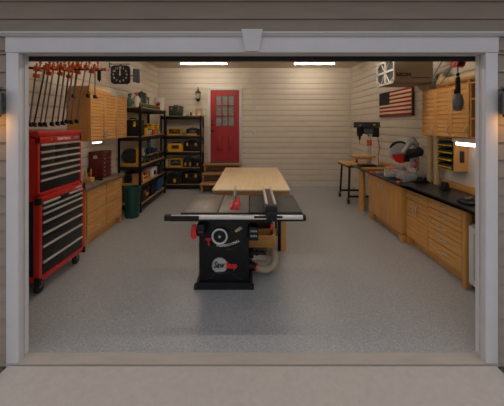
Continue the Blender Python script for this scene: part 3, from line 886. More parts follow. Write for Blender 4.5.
# fourth shelf
z4 = LZ[1] + E
cr = thing('wooden_tote', 'small wooden tote with dark bottles on the fourth left shelf', 'tote', (-2.33, 4.10, z4))
mb = MB().box(-.11, .11, -.2, .2, 0, .015).box(-.11, -.095, -.2, .2, .015, .13).box(.095, .11, -.2, .2, .015, .06).box(.095, .11, -.2, .2, .10, .13)
mb.box(-.11, .11, -.2, -.185, .015, .19).box(-.11, .11, .185, .2, .015, .19).cyl((0, -.19, .18), (0, .19, .18), .010)
mb.build('crate', 'wood', cr, world=False)
for i in range(3):
    MB().lathe([(.035, 0), (.035, .10), (.012, .13), (.012, .15)]).xf(Matrix.Translation((.03, -.12 + .12 * i, .016))).build('bottle', 'inkwhite' if i == 1 else 'redplastic' if i == 2 else 'charcoal', cr, world=False)
wc = thing('plastic_tub', 'white tub with a dark blue and red label on the fourth left shelf', 'tub', (-2.30, 4.62, z4))
MB().box(-.10, .10, -.17, .17, 0, .20, .03).build('tub', 'white', wc, world=False)
MB().box(-.105, .105, -.175, .175, .20, .225, .01).build('lid', 'offwhite', wc, world=False)
MB().box(.097, .103, -.09, .03, .06, .16).box(-.05, .04, -.173, -.167, .06, .16).each('label', 'navy', wc, world=False)
MB().box(.1, .104, .04, .10, .06, .13).build('label_patch', 'redplastic', wc, world=False)
bin_box('charcoal open bin at the far end of the fourth left shelf', (-2.36, 5.12, z4), .26, .34, .20, 'charcoal', R(90))
toolbox('low dark case behind the wooden tote on the fourth left shelf', (-2.535, 4.16, z4), .15, .40, .22, 'charcoal', 'dgrey')
# bottom shelf
z5 = LZ[0] + E
bin_box('black bin with red and yellow stickers on the bottom left shelf', (-2.35, 4.10, z5), .40, .28, .24, 'charcoal', R(90), 'blackplastic', 'storage_bin', [('redplastic', -.38, -.08, .72, .98), ('yellow', -.05, .25, .4, .6)])
bin_box('plain black bin in the middle of the bottom left shelf', (-2.35, 4.60, z5), .36, .28, .26, 'blackplastic', R(90), 'blackplastic')
bin_box('blue bin at the far end of the bottom left shelf', (-2.35, 5.08, z5), .36, .28, .265, 'blue', R(90), 'blue')

# ---- back shelving: z levels BZ, y 5.81..6.26
yb = 6.0
zt = BZ[4] + E
toolbox('dark green toolbox on the top of the back shelving', (-2.07, yb, zt), .34, .24, .29, 'dgreen', 'orange', lidm='green')
for i, (x, h, r, m_, c_, lb) in enumerate(((-1.83, .09, .03, 'white', 'grey', 'small white jar beside the dark green toolbox'), (-1.74, .07, .032, 'grey', 'white', 'small grey jar second from the dark green toolbox'),
                                           (-1.65, .12, .025, 'charcoal', 'inkwhite', 'small dark bottle on the top of the back shelving'), (-1.575, .075, .035, 'white', 'white', 'low white jar left of the small wooden stand'))):
    bottle(lb, (x, yb - .08, zt), h, r, m_, c_, 'jar', 'jar', neck=.7)
ps = thing('wooden_stand', 'small arched wooden stand with a white cup, top right of the back shelving', 'stand', (-1.44, yb - .06, zt))
MB().box(-.085, .085, -.05, .05, 0, .02).box(-.085, -.065, -.05, .05, .02, .19).box(.065, .085, -.05, .05, .02, .19).box(-.085, .085, -.05, .05, .17, .19).build('frame', 'wood', ps, world=False)
MB().lathe([(.03, .02), (.034, .10), (.03, .10)]).build('cup', 'white', ps, world=False)
# 1.43
z = BZ[3] + E
jobsite_radio('yellow and black caged radio on the second back shelf', (-2.08, yb - .04, z), .40, .24, .20)
t = power_case('black power tool with yellow base on the second back shelf', (-1.60, yb - .04, z), .34, .22, .19, 'blackplastic', 'dgrey', name='power_station')
MB().box(-.16, .12, -.118, .11, 0, .045, .01).build('base_plate', 'yellow', t, world=False)
MB().cyl((.0, 0, .18), (-.01, 0, .27), .006, seg=8).build('antenna', 'blackplastic', t, world=False)
# 1.0
z = BZ[2] + E
power_case('yellow boxy charger with black dials on the third back shelf', (-2.05, yb - .04, z), .38, .24, .23, 'yellow', 'inkblack')
toolbox('black tool case with yellow latches on the third back shelf', (-1.62, yb - .02, z), .42, .26, .28, 'blackplastic', 'yellow', name='tool_case', cat='tool case')
# .575
z = BZ[1] + E
jobsite_radio('yellow rounded caged speaker on the fourth back shelf', (-2.05, yb - .04, z), .38, .24, .24, 0, 'yellow', 'charcoal')
bottle('white bottle at the left of the fourth back shelf', (-2.31, yb - .06, z), .22, .045, 'white', 'white')
tool_bag('black bag with two small yellow pockets, left of the pair on the fourth back shelf', (-1.72, yb - .04, z), .25, .24, .30)
tool_bag('black bag nearest the steps on the fourth back shelf', (-1.46, yb - .04, z), .20, .22, .26, npatch=1)
# bottom
z = BZ[0] + E
tool_bag('black bag with a large yellow pocket on the bottom back shelf', (-2.07, yb - .04, z), .38, .26, .32, npatch=1)
toolbox('black toolbox with small yellow latches on the bottom back shelf', (-1.63, yb - .02, z), .44, .28, .33, 'blackplastic', 'yellow')
# small orange things hanging by the right post
for zz, lb in ((1.43, 'orange handled tool hooked on the right side of the second back shelf'), (1.0, 'orange handled tool hooked on the right side of the third back shelf')):
    h = thing('hand_tool', lb, 'hand tool', (-1.325, 5.90, zz - .02))
    MB().cyl((-1.325, 5.90, zz + .10), (-1.325, 5.90, zz + .01), .007, seg=8).cyl((-1.349, 5.90, zz + .095), (-1.325, 5.90, zz + .095), .004, seg=8).build('shaft', 'steel', h)
    MB().lathe([(.010, 0), (.016, .02), (.015, .11), (.008, .13)], (-1.325, 5.90, zz + .08), 12).build('grip', 'orange', h)

# trash can
tr_ = thing('trash_can', 'dark green plastic trash can between drawer cabinet and shelving', 'trash can', (-2.25, 3.455, 0))
MB().lathe([(.115, 0), (.122, .01), (.145, .52), (.145, .55), (.150, .55), (.150, .575), (.140, .575), (.135, .52), (.112, .02)], seg=32).build('body', 'green', tr_, world=False)
MB().torus((0, 0, .565), .148, .010, 'z').box(-.18, -.14, -.03, .03, .50, .53, .006).box(.14, .165, -.03, .03, .50, .53, .006).build('rim', 'green', tr_, world=False)

# ------------------------------------------------------------------ back wall: steps, lantern, outlet
st = thing('wooden_steps', 'short brown wooden steps up to the red door', 'steps', (-.80, 5.88, 0))
lev = [(.66, 5.93, YB - .065), (.445, 5.66, 5.95), (.225, 5.39, 5.68)]
for z, a, b in lev:
    MB().box(-1.33, -.27, a, b, z - .035, z, .005).build('tread', 'pine', st)
for x0, x1 in ((-1.30, -1.255), (-.345, -.30)):
    mb = MB()
    for z, a, b in lev:
        mb.box(x0, x1, a + .02, a + .09, 0, z - .036)
    mb.box(x0, x1, 6.10, 6.16, 0, .624)
    mb.box(x0 + .002, x1 - .002, 5.43, 6.15, .10, .188)
    mb.build('stringer', 'pine', st)
mb = MB()
mb.box(-1.255, -.345, 5.97, 5.985, .46, .62).box(-1.255, -.345, 5.70, 5.715, .24, .40)
mb.each('riser', 'darkwood_shade', st)  # dark colour stands in for the shaded gaps between the treads

wl = thing('wall_lantern', 'black lantern on the back wall left of the red door', 'lantern', (-1.50, YB - .1, 2.38))
x, y = -1.50, YB - .12
MB().box(x - .05, x + .05, YB - .025, YB - .002, 2.46, 2.66, .01).tube([(x, YB - .02, 2.60), (x, YB - .07, 2.70), (x, y, 2.72), (x, y, 2.68)], .012, 8).build('bracket', 'blackmetal', wl)
MB().lathe([(.085, 2.60), (.07, 2.64), (.03, 2.68), (.012, 2.74), (.010, 2.78)], (x, y, 0)).lathe([(.03, 2.38), (.05, 2.42), (.06, 2.45)], (x, y, 0)).build('cap', 'blackmetal', wl)
MB().lathe([(.055, 2.45), (.075, 2.60)], (x, y, 0), 8).build('glass', 'frost', wl)
mb = MB()
for k in range(4):
    a = PI / 4 + k * PI / 2
    mb.cyl((x + .06 * math.cos(a), y + .06 * math.sin(a), 2.45), (x + .082 * math.cos(a), y + .082 * math.sin(a), 2.60), .006, seg=6)
mb.build('cage', 'blackmetal', wl)
ob = thing('outlet_box', 'small white outlet box at the end of a thin conduit on the back wall', 'outlet', (.06, YB - .04, 1.47))
MB().box(.02, .10, YB - .05, YB - .001, 1.47, 1.58, .006).build('box', 'white', ob)
MB().cyl((.06, YB - .02, 1.575), (.06, YB - .02, ZC - .01), .008, seg=8).build('conduit', 'offwhite', ob)
MB().box(.045, .075, YB - .054, YB - .048, 1.49, 1.52).box(.045, .075, YB - .054, YB - .048, 1.53, 1.56).each('socket', 'grey', ob)

# ------------------------------------------------------------------ outfeed table
of = thing('outfeed_table', 'long birch plywood outfeed table behind the table saw', 'table', (-.01, 2.9, 0))
mb = MB().box(-.54, .52, 1.88, 3.95, .838, .86, .003)
mb.build('tabletop', 'ply', of)
MB().box(-.53, .51, 1.89, 3.94, .785, .837).build('apron', 'plyedge', of)
for x in (-.46, .40):
    for y in (1.93, 3.80):
        l = MB().box(x, x + .07, y, y + .07, 0, .785, .003).build('leg', 'wood', of)
MB().box(.355, .398, 1.94, 1.985, .0, .785, .003).box(.325, .352, 2.02, 2.05, .18, .785, .003).each('steel_bracket', 'blackmetal', of)
MB().box(-.40, .30, 1.66, 1.685, .165, .31).box(-.40, -.37, 1.685, 3.8, .165, .295).box(.27, .30, 1.685, 3.8, .165, .295).box(-.46, .47, 3.76, 3.80, .2, .28).box(-.46, .47, 2.0, 2.03, .2, .28).build('stretcher', 'wood', of)
MB().box(-.385, .29, 2.032, 3.75, .18, .20).box(-.385, .29, 2.25, 2.27, .20, .784).build('shade_panel', 'darkwood_shade', of)  # dark sheets stand in for the shade under the table

# ------------------------------------------------------------------ table saw
sw = thing('table_saw', 'black cabinet table saw with a long front rail in the middle of the garage', 'table saw', (-.30, 1.25, 0))
mb = MB().box(-.565, -.035, 1.0, 1.53, .06, .80, .012)
mb.prism([(-.565, .80), (-.035, .80), (-.06, .845), (-.54, .845)], 'y', 1.01, 1.5)
cab = mb.build('cabinet', 'blackmetal', sw)
mb = MB()
pts = [(-.30 + .26 * math.cos(R(a)), .62 + .20 * math.sin(R(a))) for a in range(205, 336, 10)]
mb.tube([(u, .999, v) for u, v in pts], .010, 8)
mb.tube([(-.545, .999, .12), (-.49, .999, .38)], .006, 6).tube([(-.055, .999, .12), (-.11, .999, .38)], .006, 6)
mb.tube([(-.50, .999, .10), (-.44, .999, .11), (-.40, .999, .16), (-.36, .999, .175), (-.24, .999, .175), (-.20, .999, .16), (-.16, .999, .11), (-.10, .999, .10)], .008, 8)
mb.build('embossed_ribs', 'blackmetal', cab)
mb = MB()
mb.prism([(-.60, 0), (.005, 0), (.005, .05), (-.02, .075), (-.575, .075), (-.60, .05)], 'y', .975, 1.56)
mb.box(-.615, -.57, .965, 1.03, .0, .05, .01).box(-.03, .02, .965, 1.03, 0, .05, .01)
mb.build('base', 'blackplastic', sw)
# table
MB().box(-.714, -.351, .845, 1.57, .822, .86, .003).build('left_wing', 'castiron', sw)
MB().box(-.341, -.036, .845, 1.57, .815, .86, .003).build('main_table', 'castiron', sw)
MB().box(-.027, .511, .845, 1.57, .822, .86, .003).build('extension_wing', 'charcoal', sw)
MB().box(-.714, .511, .825, .844, .80, .852).box(-.70, .50, 1.572, 1.61, .79, .85).build('rail_angle', 'blackmetal', sw)
rl = MB().box(-.856, .523, .752, .800, .802, .848, .006).build('front_rail', 'alu', sw)
mb = MB().box(-.862, -.80, .748, .804, .798, .852, .004).box(.500, .529, .748, .804, .798, .852, .004).box(-.80, .50, .748, .804, .796, .814, .002).box(-.80, -.52, .7505, .752, .814, .848)
mb.box(.02, .30, .7505, .752, .826, .848)
mb.build('rail_trim', 'blackplastic', rl)
MB().box(-.10, .02, .7503, .7515, .838, .844).box(-.5, -.1, .7503, .7515, .842, .846).build('scale_strip', 'inkwhite', rl)
# blade, insert, guard
MB().box(-.215, -.165, .90, 1.33, .858, .8615).build('throat_plate', 'redplastic', sw)
MB().cyl((-.1915, 1.17, .83), (-.1885, 1.17, .83), .125, seg=40).build('blade', 'steel', sw)
MB().prism([(1.10, .96), (1.20, .96), (1.22, .86), (1.34, .86), (1.36, .95), (1.28, 1.035), (1.12, 1.02)], 'x', -.200, -.182).build('riving_knife', 'grey', sw)
mb = MB().box(-.228, -.206, .93, 1.20, .862, .885, .003).box(-.176, -.138, .93, 1.20, .862, .918, .003)
mb.each('blade_guard', 'brightred', sw)
# fence
fe = thing('rip_fence', 'rip fence with two bright rails lying across the table saw', 'rip fence', (.19, .8, .862))
MB().box(.162, .222, .86, 1.62, .866, .928, .003).build('fence_tube', 'darkwood_shade', fe)
MB().box(.138, .161, .84, 1.63, .866, .945, .002).box(.223, .246, .84, 1.63, .866, .945, .002).each('face_rail', 'railwhite', fe)
MB().box(.135, .249, .738, .838, .853, .945, .006).box(.142, .242, .725, .747, .80, .90, .005).build('head', 'blackmetal', fe)
MB().tube([(.19, .722, .845), (.19, .70, .79), (.19, .695, .70)], .010, 8).sphere((.19, .695, .70), .014).build('locking_lever', 'blackmetal', fe)
MB().cyl((.19, .70, .785), (.19, .695, .735), .0135, seg=10).build('lever_grip', 'redplastic', fe)
# handwheel
hw = MB().torus((-.337, .935, .578), .075, .011, 'y', 32, 10).build('handwheel', 'alu', sw)
mb = MB().cyl((-.337, .93, .578), (-.337, 1.0, .578), .022)
mb.lathe([(.015, 0), (.066, .006), (.066, .012), (.015, .02)], (-.337, .955, .578), 28, 'y')
mb.build('hub', 'blackplastic', hw)
MB().cyl((-.337, .928, .578), (-.337, .922, .578), .014).build('centre_knob', 'grey', hw)
# switch
sb = MB().box(-.565, -.485, .87, 1.0, .60, .725, .012).build('switch_box', 'blackplastic', sw)
MB().prism([(-.615, .72), (-.575, .72), (-.572, .64), (-.560, .605), (-.578, .578), (-.608, .578), (-.626, .605), (-.617, .64)], 'y', .868, .89).build('stop_paddle', 'redplastic', sb)
MB().box(-.55, -.50, .867, .871, .645, .652).build('red_line', 'redplastic', sb)
# bevel slot + tilt handle
mb = MB()
mb.tube([(-.337 + .17 * math.cos(R(a)), .997, .575 + .17 * math.sin(R(a)) * .35 + .04 * (a > 0) * a / 60) for a in range(-60, 30, 8)], .016, 8)
MB().prism([(-.255, .592), (-.17, .600), (-.13, .625), (-.105, .655), (-.118, .668), (-.16, .64), (-.20, .628), (-.255, .622)], 'y', .985, 1.001).build('bevel_slot', 'inkblack', cab)
MB().cyl((-.172, .985, .618), (-.112, .965, .662), .017, .019, 14).build('tilt_handle', 'duct', sw)
# red lever
MB().box(-.492, -.43, .975, 1.0, .515, .545, .008).cyl((-.461, .985, .52), (-.456, .985, .465), .013, .011, 12).build('lockout_key', 'redplastic', sw)
# right power panel
pb = MB().box(-.034, .068, .93, 1.08, .535, .675, .008).build('power_box', 'blackplastic', sw)
mb = MB()
for zz in (.575, .625):
    for k in range(3):
        mb.box(-.012 + k * .024, .004 + k * .024, .9285, .931, zz, zz + .02)
    mb.box(-.016, .052, .9285, .931, zz + .008, zz + .011)
tag(mb.build('symbol', 'grey', pb), kind='stuff')
# lettering and saw-tooth logo
mb = MB()
pts = []
n = 26
for i in range(n):
    a = 2 * PI * i / n
    pts.append((-.343 + .076 * math.cos(a), .2475 + .076 * math.sin(a)))
    a2 = a + 2 * PI / n * .8
    pts.append((-.343 + .087 * math.cos(a2), .2475 + .087 * math.sin(a2)))
mb.prism(pts, 'y', .9965, 1.002)
lg = mb.build('saw_tooth_emblem', 'grey', sw)
text('Saw', .092, 'inkblack', lg, 'lettering', (-.352, .9955, .252), FRONT, .0008, bold=.0035, shear=.25, sx=.72)
text('Stop', .092, 'brightred', lg, 'lettering', (-.226, .9955, .246), FRONT, .0008, bold=.0022, shear=.25, sx=.76)
arc = 'PROFESSIONAL'
for i, ch in enumerate(arc):
    u = -1 + 2 * i / (len(arc) - 1)
    text(ch, .036, 'inkwhite', cab, 'lettering', (-.255 + .113 * u, .9985, .462 + .020 * (u + .3) ** 2 + .012 * u), FRONT @ Matrix.Rotation(R(5 + 9 * u), 3, 'Z'), .0006, bold=.0006)
# dust port + hose
MB().cyl((-.036, 1.34, .235), (.155, 1.34, .235), .026, .022, 14).box(-.036, .02, 1.28, 1.40, .19, .275, .01).cyl((.04, 1.34, .235), (.07, 1.34, .235), .033, seg=14).build('cord_outlet', 'blackplastic', sw)
MB().cyl((-.036, 1.24, .125), (.035, 1.24, .12), .052, .046, 20).build('dust_port', 'blackplastic', sw)
dh = thing('dust_hose', 'ribbed tan dust hose curling from the right side of the table saw', 'hose', (.15, 1.4, .03))
ctrl = [(.038, 1.24, .117), (.09, 1.24, .098), (.16, 1.25, .083), (.22, 1.27, .095), (.262, 1.31, .135), (.275, 1.37, .175), (.262, 1.45, .195), (.25, 1.55, .155), (.24, 1.70, .10), (.23, 1.9, .075)]
def smooth(c, n=9):
    out = []
    P = [Vector(p) for p in c]
    for i in range(len(P) - 1):
        p0, p1, p2, p3 = P[max(i - 1, 0)], P[i], P[i + 1], P[min(i + 2, len(P) - 1)]
        for k in range(n):
            t = k / n
            out.append(.5 * ((2 * p1) + (-p0 + p2) * t + (2 * p0 - 5 * p1 + 4 * p2 - p3) * t * t + (-p0 + 3 * p1 - 3 * p2 + p3) * t ** 3))
    out.append(P[-1]); return out
MB().tube(smooth(ctrl), .042, 16, ribs=.045).build('hose', 'hose', dh)
MB().cyl((.036, 1.24, .117), (.052, 1.24, .111), .049, seg=20).build('clamp_ring', 'redplastic', dh)

# ------------------------------------------------------------------ right side benches
FA, FB = 2.19, 2.26
ca = thing('base_cabinet', 'maple base cabinet with two plain doors at the far end of the right bench', 'cabinet', (2.48, 2.86, 0))
mb = MB()
mb.box(FA + .022, XR - .014, 2.27, 3.45, .12, .844)
mb.box(FA + .10, XR - .03, 2.31, 3.40, 0, .12)
mb.box(FA, FA + .08, 2.21, 2.29, .14, .844, .003)
mb.box(FA, FA + .03, 2.292, 3.45, .814, .844)
for y in (2.215, 3.36):
    mb.box(FA + .005, FA + .10, y, y + .09, 0, .12, .003)
mb.build('carcass', 'woodv', ca)
for a, b in ((2.30, 2.87), (2.88, 3.44)):
    mb = MB().box(FA, FA + .02, a, b, .135, .81, .003)
    d = mb.build('door', 'woodv', ca)
    bow_handle((FA, b - .04 if a < 2.5 else a + .04, .70), -1, True, .10, 'steel', d)
cb = thing('base_cabinet', 'maple base cabinet with one drawer above two slatted doors on the right', 'cabinet', (2.52, 2.02, 0))
mb = MB()
mb.box(FB + .022, XR - .014, 1.67, 2.205, .12, .844)
mb.box(FB + .09, XR - .03, 1.67, 2.20, 0, .12)
mb.box(FB, FB + .03, 1.67, 2.205, .819, .844)
mb.box(FB + .01, FB + .08, 2.15, 2.20, 0, .12)
mb.build('carcass', 'woodv', cb)
mb = MB(); slat_front(mb, FB, -1, 1.675, 2.205, .675, .815, pitch=.07, stile=.0, gd=.009)
d = mb.build('drawer', 'wood', cb); bow_handle((FB, 1.94, .75), -1, False, .10, 'steel', d)
for a, b in ((1.675, 1.937), (1.943, 2.205)):
    mb = MB(); slat_front(mb, FB, -1, a, b, .13, .667, pitch=.06, stile=.02, gd=.009)
    d = mb.build('door', 'wood', cb)
    bow_handle((FB, b - .028 if a < 1.8 else a + .028, .57), -1, True, .11, 'steel', d)
cc_ = thing('drawer_cabinet', 'maple base cabinet with five wide drawers on the right', 'cabinet', (2.52, 1.35, 0))
mb = MB()
mb.box(FB + .022, XR - .014, 1.045, 1.665, .12, .844)
mb.box(FB + .09, XR - .03, 1.05, 1.665, 0, .12)
mb.box(FB + .0, FB + .07, .985, 1.042, 0, .844, .003)
mb.box(FB, FB + .03, 1.045, 1.665, .819, .844)
mb.build('carcass', 'woodv', cc_)
z = .815
for h in (.125, .125, .125, .14, .165):
    mb = MB(); slat_front(mb, FB, -1, 1.05, 1.66, z - h + .006, z, pitch=.062, stile=0, gw=.003, gd=.008)
    d = mb.build('drawer', 'wood', cc_); bow_handle((FB, 1.355, z - h / 2 + .01), -1, False, .11, 'steel', d)
    z -= h
wc = thing('base_cabinet', 'white panelled base cabinet at the near end of the right bench, beside the door jamb', 'cabinet', (2.55, .62, 0))
MB().box(2.31, XR - .014, .30, .965, .10, .70).box(2.37, XR - .016, .305, .96, 0, .0995).build('carcass', 'offwhite', wc)
mb = MB().box(2.285, 2.309, .31, .955, .085, .69, .003)
for (a, b, c_, d_) in ((.31, .375, .085, .69), (.89, .955, .085, .69), (.376, .889, .085, .15), (.376, .889, .625, .69)):
    mb.box(2.272, 2.286, a, b, c_, d_, .002)
mb.build('door', 'offwhite', wc)
sp_ = thing('battery_charger', 'black battery charger on top of the white cabinet, under the black worktop', 'charger', (2.42, .84, .702))
MB().box(2.34, 2.50, .78, .94, .702, .765, .01).box(2.36, 2.48, .80, .90, .765, .80, .01).build('body', 'blackplastic', sp_)
MB().box(2.337, 2.342, .80, .86, .72, .74).build('indicator', 'blue', sp_)
wt = MB()
wt.prism([(2.13, 2.20), (2.13, 4.28), (XR - .014, 4.28), (XR - .014, .28), (2.245, .28), (2.23, 2.10)], 'z', .845, .868)
wt = tag(wt.build('worktop', 'blacktop'), 'long black worktop over the maple cabinets along the right wall', 'worktop')
br = MB().box(XR - .045, XR - .016, .28, 4.26, .870, .955, .003)
tag(br.build('back_rail', 'wood'), 'maple rail along the back of the black worktop', 'rail')
lg_ = thing('bench_post', 'thick round wooden post holding up the far end of the black worktop', 'post', (2.22, 3.86, 0))
MB().lathe([(.062, 0), (.064, .3), (.060, .6), (.058, .844)], (2.22, 3.86, 0), 20).build('trunk', 'wood', lg_)
# machine stand beyond the bench
ms = thing('machine_stand', 'wheeled black machine stand with a wooden top in the far right corner', 'stand', (2.42, 4.74, 0))
MB().box(2.06, 2.72, 4.32, 5.08, .835, .860, .003).build('top', 'wood', ms)
MB().box(2.08, 2.70, 4.34, 5.06, .80, .834).build('apron', 'blackmetal', ms)
for sx in (-1, 1):
    for sy in (-1, 1):
        MB().tube([(2.39 + sx * .24, 4.70 + sy * .28, .80), (2.39 + sx * .27, 4.70 + sy * .31, .12)], .024, 8).build('leg', 'blackmetal', ms)
        caster(ms, 2.39 + sx * .28, 4.70 + sy * .32, .05, .125)
MB().box(2.12, 2.66, 4.37, 4.41, .14, .18).box(2.12, 2.66, 5.0, 5.04, .14, .18).each('brace', 'blackmetal', ms)

# drill press
dp = thing('drill_press', 'dark drill press with wooden table at the far end of the black worktop', 'drill press', (2.43, 4.05, .869))
MB().prism([(2.22, .869), (2.55, .869), (2.55, .90), (2.52, .915), (2.24, .915), (2.22, .90)], 'y', 3.93, 4.16).build('base', 'pipeblk', dp)
MB().cyl((2.44, 4.05, .91), (2.44, 4.05, 1.68), .036).build('column', 'steel', dp)
MB().cyl((2.44, 4.05, 1.30), (2.44, 4.05, 1.42), .05).build('collar', 'orange', dp)
mb = MB()
pts = []
for cx, r, a0, a1 in ((2.22, .105, 90, 270), (2.53, .125, -90, 90)):
    for i in range(9):
        a = R(a0 + (a1 - a0) * i / 8); pts.append((cx + r * math.cos(a), 4.05 + r * math.sin(a)))
mb.prism(pts, 'z', 1.675, 1.79)
hd = mb.build('belt_cover', 'charcoal', dp)
MB().box(2.20, 2.225, 3.935, 3.945, 1.715, 1.735).box(2.47, 2.51, 3.915, 3.926, 1.715, 1.75).each('sticker', 'yellow', hd)
MB().box(2.30, 2.50, 3.96, 4.14, 1.54, 1.675, .02).build('head', 'dgrey', dp)
MB().cyl((2.24, 4.05, 1.675), (2.24, 4.05, 1.50), .062, .055).cyl((2.24, 4.05, 1.50), (2.24, 4.05, 1.42), .028, .018).cyl((2.24, 4.05, 1.43), (2.24, 4.05, 1.34), .006, seg=8).build('quill', 'blackplastic', dp)
MB().cyl((2.57, 4.05, 1.672), (2.57, 4.05, 1.48), .072).build('motor', 'blackplastic', dp)
mb = MB().cyl((2.26, 3.95, 1.58), (2.26, 3.93, 1.58), .03)
for k in range(3):
    a = R(90 + 120 * k)
    mb.tube([(2.26, 3.935, 1.58), (2.26 + .12 * math.cos(a), 3.90, 1.58 + .12 * math.sin(a))], .006, 6).sphere((2.26 + .12 * math.cos(a), 3.90, 1.58 + .12 * math.sin(a)), .016, seg=10)
mb.build('feed_handle', 'blackplastic', dp)
MB().box(2.07, 2.50, 3.86, 4.24, 1.065, 1.105, .004).box(2.14, 2.46, 3.95, 4.15, 1.03, 1.065, .003).build('table', 'wood', dp)
MB().cyl((2.16, 4.0, 1.03), (2.16, 4.0, .97), .02).sphere((2.16, 4.0, .975), .028, seg=12).build('clamp_knob', 'redplastic', dp)
MB().tube(smooth([(2.60, 4.02, 1.48), (2.62, 3.98, 1.25), (2.60, 4.0, 1.05), (2.66, 4.08, .88)]), .006, 6).build('cord', 'blackplastic', dp)

# scattered things on bench A
wbd = MB().box(2.18, 2.64, 3.62, 3.80, .869, .89, .003)
tag(wbd.build('board', 'wood'), 'flat wooden board on the black worktop in front of the drill press', 'board')
wg = MB().prism([(2.56, .869), (2.74, .869), (2.74, .98), (2.72, .985), (2.56, .92)], 'y', 3.05, 3.60)
tag(wg.build('wood_offcut', 'wood'), 'long wedge shaped wooden offcut against the wall behind the miter saw', 'offcut')
def chisel(label, p, rz, m='orange'):
    t = thing('chisel', label, 'chisel', p, 'chisels on the black worktop', rz)
    MB().lathe([(.008, -.02), (.014, .0), (.015, .07), (.009, .10)], (0, 0, .017), 12, 'x').build('grip', m, t, world=False)
    MB().box(-.20, -.015, -.010, .010, .010, .018, .002).build('blade', 'steel', t, world=False)
    return t
p = at(380, 176, 5.02); chisel('chisel with orange handle lying nearest the far cabinet doors', (2.18, 3.13, .869), R(170))
chisel('chisel with orange handle at the front edge, just before the worktop steps back', (2.24, 2.30, .869), R(205))
lv = thing('clamp', 'short grey bar clamp with orange grip lying on the worktop left of the miter saw', 'clamp', (2.33, 3.26, .869))
MB().box(2.22, 2.52, 3.25, 3.268, .872, .888, .002).box(2.22, 2.245, 3.20, 3.27, .87, .893, .003).build('bar', 'steel', lv)
MB().cyl((2.15, 3.258, .886), (2.235, 3.258, .886), .016, .013, 12).build('grip', 'orange', lv)

# ------------------------------------------------------------------ miter saw
mi = thing('miter_saw', 'grey miter saw with round red guard on the black worktop', 'miter saw', (2.46, 2.72, .869))
mb = MB().box(2.34, 2.70, 2.44, 2.58, .87, .99, .012).box(2.30, 2.70, 2.86, 3.04, .87, .985, .012).box(2.32, 2.70, 2.56, 2.90, .88, .955, .01)
mb.cyl((2.44, 2.72, .95), (2.44, 2.72, .985), .15, seg=28).box(2.17, 2.34, 2.68, 2.76, .885, .975, .01)
mb.build('base', 'grey', mi)
mb = MB().box(2.50, 2.53, 2.40, 2.66, .99, 1.06, .006).box(2.50, 2.53, 2.78, 3.08, .99, 1.06, .006)
mb.each('fence', 'grey', mi)
MB().box(2.36, 2.49, 2.45, 2.47, .99, .996).box(2.28, 2.50, 2.93, 2.95, .986, .993).box(2.30, 2.31, 2.60, 3.02, .986, .994).each('red_scale', 'redplastic', mi)
bc_ = Vector((2.405, 2.72, 1.275))
mb = MB()
pts = [(bc_.x + .165 * math.cos(R(a)), bc_.z + .165 * math.sin(R(a))) for a in range(-10, 221, 10)] + [(bc_.x - .09, bc_.z + .0), (bc_.x + .10, bc_.z - .01)]
mb.prism(pts, 'y', 2.66, 2.72)
mb.build('upper_guard', 'lightgrey', mi)
MB().prism([(bc_.x + .138 * math.cos(R(a)), bc_.z + .138 * math.sin(R(a))) for a in range(0, 360, 12)], 'y', 2.70, 2.704).build('blade', 'steel', mi)
pts = [(bc_.x + .14 * math.cos(R(a)), bc_.z - .015 + .14 * math.sin(R(a))) for a in range(180, 361, 10)]
MB().prism(pts, 'y', 2.64, 2.662).build('lower_guard', 'redplastic', mi)
MB().tube([(bc_.x + .178 * math.cos(R(a)), 2.70, bc_.z + .178 * math.sin(R(a))) for a in range(60, 146, 8)], .022, 8).build('guard_cover', 'blackplastic', mi)
mb = MB().tube([(2.44, 2.66, 1.28), (2.50, 2.66, 1.37), (2.58, 2.68, 1.46), (2.66, 2.70, 1.44)], .042, 12)
mb.box(2.60, 2.70, 2.64, 2.76, .98, 1.25, .02).tube([(2.66, 2.72, 1.20), (2.69, 2.72, 1.33), (2.67, 2.70, 1.44)], .045, 12)
mb.sphere((2.60, 2.69, 1.475), .075, 1, .7, 1).cyl((2.60, 2.62, 1.475), (2.60, 2.66, 1.475), .03)
mb.build('arm', 'grey', mi)
MB().cyl((2.53, 2.63, 1.27), (2.61, 2.46, 1.325), .078, .070, 22).cyl((2.61, 2.46, 1.325), (2.622, 2.435, 1.332), .062, .042, 22).build('motor', 'blackplastic', mi)
MB().box(2.44, 2.54, 2.62, 2.70, 1.14, 1.26, .02).tube([(2.36, 2.68, 1.40), (2.28, 2.68, 1.42), (2.24, 2.68, 1.36)], .016, 8).each('handle', 'blackplastic', mi)
MB().tube([(2.575, 2.56, 1.04), (2.60, 2.53, 1.12), (2.56, 2.53, 1.19)], .014, 8).build('lock_lever', 'redplastic', mi)

# near bench things
vs_ = thing('hand_tool', 'black hand tool lying right of the miter saw', 'hand tool', (2.55, 2.33, .869))
MB().box(2.44, 2.64, 2.28, 2.35, .869, .90, .008).tube([(2.48, 2.315, .895), (2.50, 2.315, .945), (2.55, 2.315, .935)], .016, 8).cyl((2.60, 2.315, .90), (2.60, 2.315, .95), .018, .022).build('body', 'blackplastic', vs_)
MB().cyl((2.555, 2.335, .92), (2.61, 2.335, .92), .018).build('knob', 'dgrey', vs_)
sd = thing('sander', 'small black sander on the worktop under the bin organizer', 'sander', (2.58, 1.82, .869))
MB().box(2.53, 2.63, 1.77, 1.87, .869, .90, .008).lathe([(.045, .90), (.05, .93), (.035, .975)], (2.58, 1.82, 0)).build('body', 'blackplastic', sd)
MB().cyl((2.58, 1.86, .92), (2.58, 1.93, .915), .016).build('dust_spout', 'dgrey', sd)
tn = thing('circular_base', 'round black tool base with cables near the front of the right worktop', 'tool base', (2.42, 1.15, .869))
